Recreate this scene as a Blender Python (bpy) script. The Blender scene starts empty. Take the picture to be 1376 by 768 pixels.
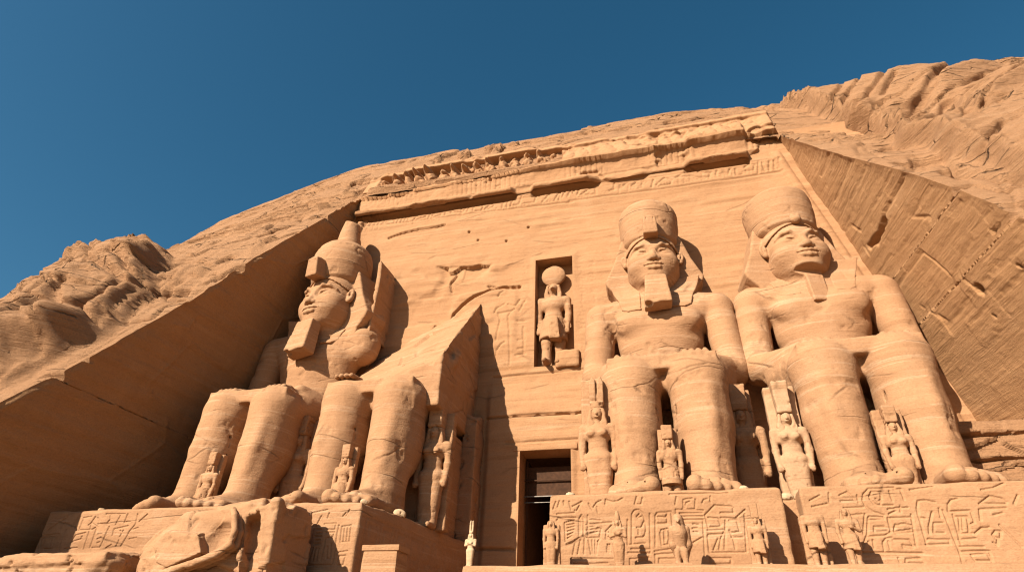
import bpy, math, random
import numpy as np
from mathutils import Vector, Matrix

SC = bpy.context.scene
COL = SC.collection
R_ = math.radians
F = np.float32

# ------------------------------------------------------------------ camera
CAM_POS = (6.762, -30.855, -5.541)
PITCH, YAW, ROLL, FPX = R_(32.98), R_(-16.49), R_(2.39), 815.0
fw = Vector((math.sin(YAW) * math.cos(PITCH), math.cos(YAW) * math.cos(PITCH), math.sin(PITCH)))
rt = Vector((math.cos(YAW), -math.sin(YAW), 0.0))
up = rt.cross(fw)
r2 = rt * math.cos(ROLL) + up * math.sin(ROLL)
u2 = -rt * math.sin(ROLL) + up * math.cos(ROLL)
cd = bpy.data.cameras.new('camera')
cam = bpy.data.objects.new('camera', cd)
COL.objects.link(cam)
M = Matrix((r2, u2, -fw)).transposed().to_4x4()
M.translation = Vector(CAM_POS)
cam.matrix_world = M
cd.sensor_width = 36.0
cd.lens = 36.0 * FPX / 1376.0
cd.clip_end = 2000
SC.camera = cam

# ------------------------------------------------------------------ light
SUN_AZ, SUN_EL = R_(28.5), R_(31.0)          # azimuth to the left of the facade normal
SKY_STRENGTH, SUN_STRENGTH, EXPOSURE = 0.045, 5.0, 1.25
w = bpy.data.worlds.new('World'); SC.world = w; w.use_nodes = True
nt = w.node_tree
sky = nt.nodes.new('ShaderNodeTexSky'); sky.sky_type = 'NISHITA'; sky.sun_disc = False
sky.sun_elevation = SUN_EL; sky.sun_rotation = math.pi + SUN_AZ
sky.altitude = 200; sky.air_density = 1.0; sky.dust_density = 1.1; sky.ozone_density = 2.2
bg = nt.nodes['Background']; bg.inputs['Strength'].default_value = SKY_STRENGTH
hs = nt.nodes.new('ShaderNodeHueSaturation'); hs.inputs['Saturation'].default_value = 1.3; hs.inputs['Hue'].default_value = .482
nt.links.new(sky.outputs[0], hs.inputs['Color']); nt.links.new(hs.outputs[0], bg.inputs['Color'])
sl = bpy.data.lights.new('sun', 'SUN'); sl.energy = SUN_STRENGTH; sl.angle = R_(0.5); sl.color = (1.0, 0.90, 0.76)
so = bpy.data.objects.new('sun', sl); COL.objects.link(so)
S_DIR = Vector((-math.sin(SUN_AZ) * math.cos(SUN_EL), -math.cos(SUN_AZ) * math.cos(SUN_EL), math.sin(SUN_EL)))
so.rotation_euler = S_DIR.to_track_quat('Z', 'Y').to_euler(); so.location = (-20, -60, 60)
SC.cycles.filter_width = 1.2
vs = SC.view_settings
vs.view_transform = 'Standard'; vs.look = 'None'; vs.gamma = 1.0; vs.exposure = EXPOSURE
try: vs.use_curve_mapping = False
except Exception: pass

# ------------------------------------------------------------------ noise
def _h(i, j, k, seed):
    h = (i.astype(np.uint32) * np.uint32(374761393) + j.astype(np.uint32) * np.uint32(668265263)
         + k.astype(np.uint32) * np.uint32(2147483647 - 1274126177) + np.uint32((seed * 974711 + 12345) & 0xffffffff))
    h = (h ^ (h >> np.uint32(13))) * np.uint32(1274126177)
    h = (h ^ (h >> np.uint32(16))) * np.uint32(2246822519)
    return ((h ^ (h >> np.uint32(15))) & np.uint32(0xffffff)).astype(F) / F(0xffffff)

def vnoise(P, seed=0):
    P = np.asarray(P, dtype=np.float64)
    i = np.floor(P).astype(np.int64); f = (P - i).astype(F); f = f * f * f * (f * (f * 6 - 15) + 10)
    o = 0
    for dx in (0, 1):
        wx = f[:, 0] if dx else 1 - f[:, 0]
        for dy in (0, 1):
            wy = wx * (f[:, 1] if dy else 1 - f[:, 1])
            for dz in (0, 1):
                o = o + wy * (f[:, 2] if dz else 1 - f[:, 2]) * _h(i[:, 0] + dx, i[:, 1] + dy, i[:, 2] + dz, seed)
    return o * 2 - 1

def fbm(P, octv=4, seed=0, gain=.5, lac=2.03):
    P = np.asarray(P, dtype=np.float64); a = 1.0; o = np.zeros(len(P), F); t = 0
    for q in range(octv):
        o += F(a) * vnoise(P, seed + q * 17); t += a; a *= gain; P = P * lac + 3.7
    return o / t

def worley(P, seed=0):
    """distance to the nearest and second nearest cell point, a random value per cell, and a random tilted plane per cell"""
    P = np.asarray(P, dtype=np.float64); i = np.floor(P).astype(np.int64); f = (P - i).astype(F); n = len(P)
    d1 = np.full(n, 9., F); d2 = d1.copy(); cid = np.zeros(n, F); til = np.zeros(n, F)
    for dx in (-1, 0, 1):
        for dy in (-1, 0, 1):
            for dz in (-1, 0, 1):
                a, b, c = i[:, 0] + dx, i[:, 1] + dy, i[:, 2] + dz
                h = [_h(a, b, c, seed + q) for q in range(3)]
                e = [F(dx) + h[0] - f[:, 0], F(dy) + h[1] - f[:, 1], F(dz) + h[2] - f[:, 2]]
                d = np.sqrt(e[0] ** 2 + e[1] ** 2 + e[2] ** 2)
                m = d < d1
                d2 = np.where(m, d1, np.minimum(d2, d)); d1 = np.where(m, d, d1)
                hc = _h(a, b, c, seed + 3)
                cid = np.where(m, hc, cid)
                til = np.where(m, e[0] * (((h[1] * 7.3 + hc) % 1) - .5) + e[1] * (((h[2] * 5.1 + hc) % 1) - .5) + e[2] * (((h[0] * 3.7 + hc) % 1) - .5), til)
    worley.tilt = til
    return d1, d2, cid

def sstep(a, b, x):
    t = np.clip((x - a) / (b - a), 0, 1); return t * t * (3 - 2 * t)

# ------------------------------------------------------------------ objects
def link_mesh(name, v, f, mat, parent=None, smooth=True, loc=None):
    v = np.asarray(v, dtype=F); f = np.asarray(f, dtype=np.int32)
    me = bpy.data.meshes.new(name)
    me.vertices.add(len(v)); me.vertices.foreach_set('co', v.ravel())
    k = f.shape[1]
    me.loops.add(f.size); me.loops.foreach_set('vertex_index', f.ravel())
    me.polygons.add(len(f)); me.polygons.foreach_set('loop_start', np.arange(0, f.size, k, dtype=np.int32))
    me.polygons.foreach_set('loop_total', np.full(len(f), k, np.int32))
    me.polygons.foreach_set('use_smooth', np.full(len(f), smooth, bool))
    me.update(calc_edges=True); me.validate()
    me.materials.append(mat)
    o = bpy.data.objects.new(name, me); COL.objects.link(o)
    if loc is not None: o.location = loc
    if parent is not None: o.parent = parent
    return o

def tag(o, label=None, cat=None, group=None, kind=None):
    if label: o['label'] = label
    if cat: o['category'] = cat
    if group: o['group'] = group
    if kind: o['kind'] = kind
    return o

def thing(name, label, cat, loc=(0, 0, 0), group=None, rz=0.0):
    o = bpy.data.objects.new(name, None); COL.objects.link(o)
    o.location = loc; o.rotation_euler = (0, 0, rz); o.empty_display_size = .5
    return tag(o, label, cat, group)

def vnormals(v, f):
    a, b, c, d = (v[f[:, i]] for i in (0, 1, 2, 3)) if f.shape[1] == 4 else (v[f[:, 0]], v[f[:, 1]], v[f[:, 2]], v[f[:, 2]])
    n = np.cross(c - a, d - b) if f.shape[1] == 4 else np.cross(b - a, c - a)
    o = np.zeros_like(v)
    for i in range(f.shape[1]): np.add.at(o, f[:, i], n)
    return o / np.maximum(np.linalg.norm(o, axis=1, keepdims=True), 1e-9)

def gridfaces(nr, nc, mask=None, flip=False):
    r, c = np.meshgrid(np.arange(nr - 1), np.arange(nc - 1), indexing='ij')
    a = r * nc + c
    q = np.stack([a, a + 1, a + nc + 1, a + nc], -1)
    if flip: q = q[..., ::-1]
    q = q.reshape(-1, 4)
    if mask is not None: q = q[mask.ravel()]
    return q

def prune(v, f):
    u, inv = np.unique(f, return_inverse=True)
    return v[u], inv.reshape(f.shape)

# ------------------------------------------------------------------ SDF volume
class Vol:
    def __init__(s, lo, hi, h):
        s.h = F(h); s.lo = np.array(lo, F)
        n = [int(math.ceil((b - a) / h)) + 1 for a, b in zip(lo, hi)]
        s.ax = [(lo[i] + h * np.arange(n[i])).astype(F) for i in range(3)]
        s.D = np.full(n, 50, F)
    def _sl(s, lo, hi, m):
        sl = []
        for i in range(3):
            a = max(0, int(np.searchsorted(s.ax[i], lo[i] - m))); b = min(len(s.ax[i]), int(np.searchsorted(s.ax[i], hi[i] + m)))
            if b - a < 1: return None
            sl.append(slice(a, b))
        return tuple(sl)
    def op(s, prim, k=0.0, mode='u'):
        lo, hi, fn = prim
        sl = s._sl(lo, hi, k + 3 * s.h)
        if sl is None: return s
        X = s.ax[0][sl[0]][:, None, None]; Y = s.ax[1][sl[1]][None, :, None]; Z = s.ax[2][sl[2]][None, None, :]
        d = fn(X, Y, Z).astype(F); a = s.D[sl]
        if mode == 'u':
            r = np.minimum(a, d)
            if k > 0: hh = np.maximum(k - np.abs(a - d), 0) / k; r = r - hh * hh * F(k * .25)
        else:
            r = np.maximum(a, -d)
            if k > 0: hh = np.maximum(k - np.abs(a + d), 0) / k; r = r + hh * hh * F(k * .25)
        s.D[sl] = r; return s
    def add(s, *ps, k=0.0):
        for p in ps: s.op(p, k)
        return s
    def cut(s, *ps, k=0.0):
        for p in ps: s.op(p, k, 's')
        return s
    def clip(s, fn):                       # intersect with half space(s)
        X = s.ax[0][:, None, None]; Y = s.ax[1][None, :, None]; Z = s.ax[2][None, None, :]
        s.D = np.maximum(s.D, fn(X, Y, Z).astype(F)); return s
    def mesh(s):
        D = s.D
        for i in range(3):                 # close the outside
            for e in (0, -1):
                q = [slice(None)] * 3; q[i] = e; D[tuple(q)] = np.maximum(D[tuple(q)], F(.5) * s.h)
        S = (D < 0)
        u = S.astype(np.uint8)
        c = sum(u[a:u.shape[0] - 1 + a, b:u.shape[1] - 1 + b, d:u.shape[2] - 1 + d] for a in (0, 1) for b in (0, 1) for d in (0, 1))
        act = np.argwhere((c > 0) & (c < 8))
        idm = np.full(c.shape, -1, np.int32); idm[act[:, 0], act[:, 1], act[:, 2]] = np.arange(len(act))
        cor = [(a, b, d) for a in (0, 1) for b in (0, 1) for d in (0, 1)]
        val = np.stack([D[act[:, 0] + a, act[:, 1] + b, act[:, 2] + d] for a, b, d in cor], 1)
        acc = np.zeros((len(act), 3), F); cnt = np.zeros(len(act), F)
        for i in range(8):
            for j in range(i + 1, 8):
                A, B = np.array(cor[i]), np.array(cor[j])
                if np.abs(A - B).sum() != 1: continue
                m = (val[:, i] < 0) != (val[:, j] < 0)
                t = val[:, i] / np.where(m, val[:, i] - val[:, j], 1)
                acc += np.where(m[:, None], A[None] + t[:, None] * (B - A)[None], 0); cnt += m
        v = s.lo + s.h * (act + acc / cnt[:, None])
        fs = []
        for ax in range(3):
            n = list(S.shape); lo = [1, 1, 1]; hi = [n[0] - 1, n[1] - 1, n[2] - 1]; lo[ax] = 0; hi[ax] = n[ax] - 1
            sl0 = tuple(slice(lo[i], hi[i]) for i in range(3))
            sl1 = tuple(slice(lo[i] + (i == ax), hi[i] + (i == ax)) for i in range(3))
            e = np.argwhere(S[sl0] != S[sl1]) + np.array(lo)
            b, d = [(1, 2), (2, 0), (0, 1)][ax]
            def cell(p, q):
                g = e.copy(); g[:, b] -= p; g[:, d] -= q; return idm[g[:, 0], g[:, 1], g[:, 2]]
            q = np.stack([cell(1, 1), cell(0, 1), cell(0, 0), cell(1, 0)], 1)
            ins = S[e[:, 0], e[:, 1], e[:, 2]]
            fs.append(np.where(ins[:, None], q, q[:, ::-1]))
        return v.astype(np.float64), np.concatenate(fs)

def cone(a, b, ra, rb):
    a = np.array(a, F); b = np.array(b, F); m = max(ra, rb); d = b - a; L = float(d @ d) + 1e-9
    def fn(X, Y, Z):
        t = np.clip(((X - a[0]) * d[0] + (Y - a[1]) * d[1] + (Z - a[2]) * d[2]) / F(L), 0, 1)
        return np.sqrt((X - a[0] - t * d[0]) ** 2 + (Y - a[1] - t * d[1]) ** 2 + (Z - a[2] - t * d[2]) ** 2) - (F(ra) + t * F(rb - ra))
    return np.minimum(a, b) - m, np.maximum(a, b) + m, fn

def chain(pts, rs, k=0):
    return [cone(pts[i], pts[i + 1], rs[i], rs[i + 1]) for i in range(len(pts) - 1)]

def rotm(rx=0, ry=0, rz=0):
    return np.array((Matrix.Rotation(rz, 3, 'Z') @ Matrix.Rotation(ry, 3, 'Y') @ Matrix.Rotation(rx, 3, 'X')), dtype=F)

def _loc(c, rot):
    c = np.array(c, F)
    if rot is None: return lambda X, Y, Z: (X - c[0], Y - c[1], Z - c[2])
    m = rotm(*[R_(a) for a in rot])
    def g(X, Y, Z):
        x, y, z = X - c[0], Y - c[1], Z - c[2]
        return (m[0, 0] * x + m[1, 0] * y + m[2, 0] * z, m[0, 1] * x + m[1, 1] * y + m[2, 1] * z, m[0, 2] * x + m[1, 2] * y + m[2, 2] * z)
    return g

def ell(c, r, rot=None):
    g = _loc(c, rot); r = [F(a) for a in r]; c = np.array(c, F); m = max(r) if rot else np.array(r, F)
    def fn(X, Y, Z):
        x, y, z = g(X, Y, Z)
        k0 = np.sqrt((x / r[0]) ** 2 + (y / r[1]) ** 2 + (z / r[2]) ** 2); k1 = np.sqrt((x / r[0] ** 2) ** 2 + (y / r[1] ** 2) ** 2 + (z / r[2] ** 2) ** 2)
        return k0 * (k0 - 1) / np.maximum(k1, F(1e-4))
    return c - m, c + m, fn

def box(c, b, r=0.05, rot=None, taper=0.0):
    g = _loc(c, rot); c = np.array(c, F); m = float(np.linalg.norm(b)) if rot else np.array(b, F) * (1 + abs(taper))
    def fn(X, Y, Z):
        x, y, z = g(X, Y, Z)
        s = 1 + F(taper) * z / F(b[2])
        qx, qy, qz = np.abs(x) - F(b[0] - r) * s, np.abs(y) - F(b[1] - r) * s, np.abs(z) - F(b[2] - r)
        return np.sqrt(np.maximum(qx, 0) ** 2 + np.maximum(qy, 0) ** 2 + np.maximum(qz, 0) ** 2) + np.minimum(np.maximum(np.maximum(qx, qy), qz), 0) - F(r)
    return c - m, c + m, fn

def prism(poly, y0, y1, r=0.05):           # polygon in x,z extruded along y
    P = np.array(poly, F); lo = np.array([P[:, 0].min(), y0, P[:, 1].min()], F); hi = np.array([P[:, 0].max(), y1, P[:, 1].max()], F)
    def fn(X, Y, Z):
        X2, Z2 = np.broadcast_arrays(X, Z); d = np.full(X2.shape, 1e9, F); sgn = np.ones(X2.shape, F)
        n = len(P)
        for i in range(n):
            a, b = P[i], P[i - 1]; e = b - a; wx, wz = X2 - a[0], Z2 - a[1]
            t = np.clip((wx * e[0] + wz * e[1]) / (e @ e), 0, 1)
            d = np.minimum(d, (wx - t * e[0]) ** 2 + (wz - t * e[1]) ** 2)
            c1 = Z2 >= a[1]; c2 = Z2 < b[1]; c3 = e[0] * wz > e[1] * wx
            sgn = np.where((c1 & c2 & c3) | (~c1 & ~c2 & ~c3), -sgn, sgn)
        d2 = sgn * np.sqrt(d) + F(r); dy = np.abs(Y - F((y0 + y1) / 2)) - F((y1 - y0) / 2 - r)
        d2, dy = np.broadcast_arrays(d2, dy)
        return np.minimum(np.maximum(d2, dy), 0) + np.sqrt(np.maximum(d2, 0) ** 2 + np.maximum(dy, 0) ** 2) - F(r)
    return lo, hi, fn

def lathe(c, prof):                         # stack of radii along z: [(z, r), ...]
    P = np.array(prof, F); c = np.array(c, F); m = P[:, 1].max()
    def fn(X, Y, Z):
        rr = np.sqrt((X - c[0]) ** 2 + (Y - c[1]) ** 2); z = Z - c[2]
        rad = np.interp(z, P[:, 0], P[:, 1]).astype(F)
        return np.maximum((rr - rad) * F(.95), np.maximum(P[0, 0] - z, z - P[-1, 0]))
    return np.array([c[0] - m, c[1] - m, c[2] + P[0, 0]], F), np.array([c[0] + m, c[1] + m, c[2] + P[-1, 0]], F), fn

def rough(v, f, off=(0, 0, 0), amp=.05, sc=.6, octv=4, seed=1, bed=.02):
    n = vnormals(v, f); p = v + np.array(off)
    d = amp * fbm(p * sc, octv, seed) - amp * .9 * sstep(.30, .52, fbm(p * sc * 2.6, 3, seed + 31))
    if bed: d = d + bed * fbm(p * np.array([.12, .12, 2.4]) + .15 * vnoise(p * .3, 5)[:, None], 4, seed + 50, .6)
    return v + n * d[:, None]

# ------------------------------------------------------------------ relief height maps
def grooves(xa, za, polys, width, depth, out=None, taper=False):
    H = np.zeros((len(za), len(xa)), F) if out is None else out
    for pl in polys:
        for i in range(len(pl) - 1):
            (ax, az), (bx, bz) = pl[i], pl[i + 1]
            m = width * 2
            i0, i1 = np.searchsorted(xa, [min(ax, bx) - m, max(ax, bx) + m]); j0, j1 = np.searchsorted(za, [min(az, bz) - m, max(az, bz) + m])
            if i1 <= i0 or j1 <= j0: continue
            X, Z = np.meshgrid(xa[i0:i1], za[j0:j1]); ex, ez = bx - ax, bz - az
            t = np.clip(((X - ax) * ex + (Z - az) * ez) / (ex * ex + ez * ez + 1e-9), 0, 1)
            d = np.hypot(X - ax - t * ex, Z - az - t * ez)
            g = depth * (1 - sstep(width * .5, width * .95, d))
            H[j0:j1, i0:i1] = np.maximum(H[j0:j1, i0:i1], g)
    return H

# ------------------------------------------------------------------ materials
def nd(t, typ, **kw):
    n = t.nodes.new(typ)
    for k, v in kw.items():
        if k in n.inputs: n.inputs[k].default_value = v
        else: setattr(n, k, v)
    return n

def stone(name, base, lite, dark, bump=1.0, chisel=0.0, grain=1.0, dip=3.0, stains=0.0, cracks=.5, csc=.55, veins=.30, bedb=1.1):
    m = bpy.data.materials.new(name); m.use_nodes = True; t = m.node_tree; L = t.links.new
    base, lite, dark = _k(base), _k(lite), _k(dark)
    b = t.nodes['Principled BSDF']; b.inputs['Roughness'].default_value = .92
    b.inputs['Specular IOR Level'].default_value = .15
    geo = nd(t, 'ShaderNodeNewGeometry')
    def mapped(sc, rot=(0, 0, 0)):
        q = nd(t, 'ShaderNodeMapping', Scale=sc, Rotation=rot); L(geo.outputs['Position'], q.inputs['Vector']); return q.outputs[0]
    def noise(vec, scale, detail=6, rough=.55, dist=0):
        q = nd(t, 'ShaderNodeTexNoise', Scale=scale, Detail=detail, Roughness=rough, Distortion=dist); L(vec, q.inputs['Vector']); return q.outputs['Fac']
    def ramp(fac, stops):
        q = nd(t, 'ShaderNodeValToRGB'); e = q.color_ramp.elements
        while len(e) < len(stops): e.new(.5)
        for el, (p, c) in zip(e, stops): el.position = p; el.color = (*c, 1) if len(c) == 3 else c
        L(fac, q.inputs[0]); return q.outputs[0]
    def mix(fac, a, c, mode='MIX'):
        q = nd(t, 'ShaderNodeMix', data_type='RGBA', blend_type=mode)
        for s, x in ((q.inputs[0], fac), (q.inputs[6], a), (q.inputs[7], c)):
            if hasattr(x, 'is_linked') or isinstance(x, bpy.types.NodeSocket): L(x, s)
            else: s.default_value = x if not isinstance(x, tuple) else (*x, 1)
        return q.outputs[2]
    def math_(op, a, c):
        q = nd(t, 'ShaderNodeMath', operation=op)
        for s, x in ((q.inputs[0], a), (q.inputs[1], c)):
            if isinstance(x, bpy.types.NodeSocket): L(x, s)
            else: s.default_value = x
        return q.outputs[0]
    rot = (0, R_(dip), 0)
    bed = noise(mapped((.05, .05, 1.0), rot), 1.5, 8, .62, .25)
    col = ramp(bed, [(.28, dark), (.46, base), (.60, base), (.78, lite)])
    vein = noise(mapped((.035, .035, 1.0), (0, R_(dip - 5), 0)), 3.4, 5, .6, .4)
    vm = ramp(vein, [(.575, (0, 0, 0)), (.615, (1, 1, 1)), (.65, (0, 0, 0))])
    col = mix(math_('MULTIPLY', vm, veins), col, lite)
    pat = noise(mapped((1, 1, 1.3)), .22, 5, .6)
    col = mix(math_('MULTIPLY', ramp(pat, [(.42, (0, 0, 0)), (.72, (1, 1, 1))]), .55), col, mix(.5, base, dark))
    pat2 = noise(mapped((1, 1, 1)), .6, 6, .65)
    col = mix(math_('MULTIPLY', ramp(pat2, [(.52, (0, 0, 0)), (.75, (1, 1, 1))]), .30), col, lite)
    gr = noise(mapped((1, 1, 1)), 14.0, 5, .7)
    col = mix(1.0, col, ramp(gr, [(.3, (1 - .16 * grain,) * 3), (.5, (1, 1, 1)), (.75, (1 + .10 * grain,) * 3)]), 'MULTIPLY')
    if stains:
        st = noise(mapped((1.6, 1.6, .14)), .9, 6, .65)
        col = mix(math_('MULTIPLY', ramp(st, [(.55, (0, 0, 0)), (.70, (1, 1, 1))]), stains), col, tuple(c * .45 for c in dark))
    # bump
    h = math_('MULTIPLY', noise(mapped((.07, .07, 1.0), rot), 6.0, 9, .66, .25), bedb)
    h = math_('ADD', h, math_('MULTIPLY', noise(mapped((1, 1, 1.6)), 3.2, 11, .70), .75))
    h = math_('ADD', h, math_('MULTIPLY', noise(mapped((1, 1, 1)), 19.0, 4, .6), .22))
    vo = nd(t, 'ShaderNodeTexVoronoi', Scale=2.1); L(mapped((1, 1, 1.3)), vo.inputs['Vector'])
    pit = ramp(vo.outputs['Distance'], [(.0, (0, 0, 0)), (.09, (1, 1, 1))])
    h = math_('ADD', h, math_('MULTIPLY', pit, .12))
    if cracks:
        wv = nd(t, 'ShaderNodeTexNoise', Scale=.8, Detail=5.0, Roughness=.6); L(geo.outputs['Position'], wv.inputs['Vector'])
        av = nd(t, 'ShaderNodeVectorMath', operation='MULTIPLY_ADD'); L(wv.outputs['Color'], av.inputs[0]); av.inputs[1].default_value = (.30, .30, .30); L(mapped((.38, .38, 1.5), (R_(9), R_(dip * 4), 0)), av.inputs[2])
        vc = nd(t, 'ShaderNodeTexVoronoi', feature='DISTANCE_TO_EDGE', Scale=csc); L(av.outputs[0], vc.inputs['Vector'])
        cm = ramp(vc.outputs['Distance'], [(.0, (0, 0, 0)), (.022, (1, 1, 1))])
        msk = ramp(noise(mapped((1, 1, 1)), .45, 3, .5), [(.50, (0, 0, 0)), (.60, (1, 1, 1))])
        inv = math_('SUBTRACT', 1.0, cm); hit = math_('MULTIPLY', inv, msk)
        h = math_('SUBTRACT', h, math_('MULTIPLY', hit, cracks)); col = mix(math_('MULTIPLY', hit, .45), col, tuple(c * .4 for c in dark))
    if chisel:
        ch = noise(mapped((6, 6, 1.2), (R_(12), R_(8), 0)), 2.2, 4, .6)
        h = math_('ADD', h, math_('MULTIPLY', ch, chisel))
        ch2 = noise(mapped((.4, .4, 9.0), (R_(-4), R_(3), 0)), 1.6, 3, .6)
        h = math_('ADD', h, math_('MULTIPLY', ch2, chisel * .6))
    L(col, b.inputs['Base Color'])
    bp = nd(t, 'ShaderNodeBump', Strength=min(1.0, .8 * bump), Distance=.10 * bump); L(h, bp.inputs['Height']); L(bp.outputs[0], b.inputs['Normal'])
    return m

def plain(name, col, rough=.6, metal=0.0):
    m = bpy.data.materials.new(name); m.use_nodes = True; t = m.node_tree; b = t.nodes['Principled BSDF']
    tc = nd(t, 'ShaderNodeTexCoord'); n = nd(t, 'ShaderNodeTexNoise', Scale=7.0, Detail=5.0); t.links.new(tc.outputs['Object'], n.inputs['Vector'])
    q = nd(t, 'ShaderNodeValToRGB'); e = q.color_ramp.elements
    e[0].position = .3; e[0].color = (*[c * .7 for c in col], 1); e[1].position = .7; e[1].color = (*[min(1, c * 1.2) for c in col], 1)
    t.links.new(n.outputs['Fac'], q.inputs[0]); t.links.new(q.outputs[0], b.inputs['Base Color'])
    b.inputs['Specular IOR Level'].default_value = .15; b.inputs['Roughness'].default_value = rough; b.inputs['Metallic'].default_value = metal
    return m

BASE, LITE, DARK = (.385, .204, .100), (.46, .282, .158), (.29, .143, .063)
def _k(c): return tuple(q * .81 for q in c)
M_WALL = stone('facade_sandstone', BASE, LITE, DARK, bump=.6, cracks=.5, csc=.30)
M_STAT = stone('statue_sandstone', (.385, .208, .106), (.49, .312, .188), (.28, .143, .068), bump=.8, cracks=.7, csc=.42, veins=.65, bedb=.5)
M_HILL = stone('cliff_sandstone', (.345, .183, .091), (.41, .240, .132), (.235, .118, .055), bump=1.6, grain=1.5, cracks=1.6, csc=.75)
M_SIDE = stone('chiselled_sandstone', (.365, .192, .088), (.42, .24, .122), (.29, .145, .062), bump=.9, chisel=.45, stains=.12, cracks=0)
M_PALE = stone('pale_stone', (.50, .35, .21), (.56, .43, .29), (.40, .25, .13), bump=.4)
M_SAND = stone('desert_sand', (.30, .20, .11), (.35, .24, .14), (.25, .16, .085), bump=.5)
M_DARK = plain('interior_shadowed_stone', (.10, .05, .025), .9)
M_WOOD = plain('door_wood', (.05, .022, .010), .8)
M_STEEL = plain('door_rail_metal', (.14, .12, .10), .5, .5)
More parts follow.
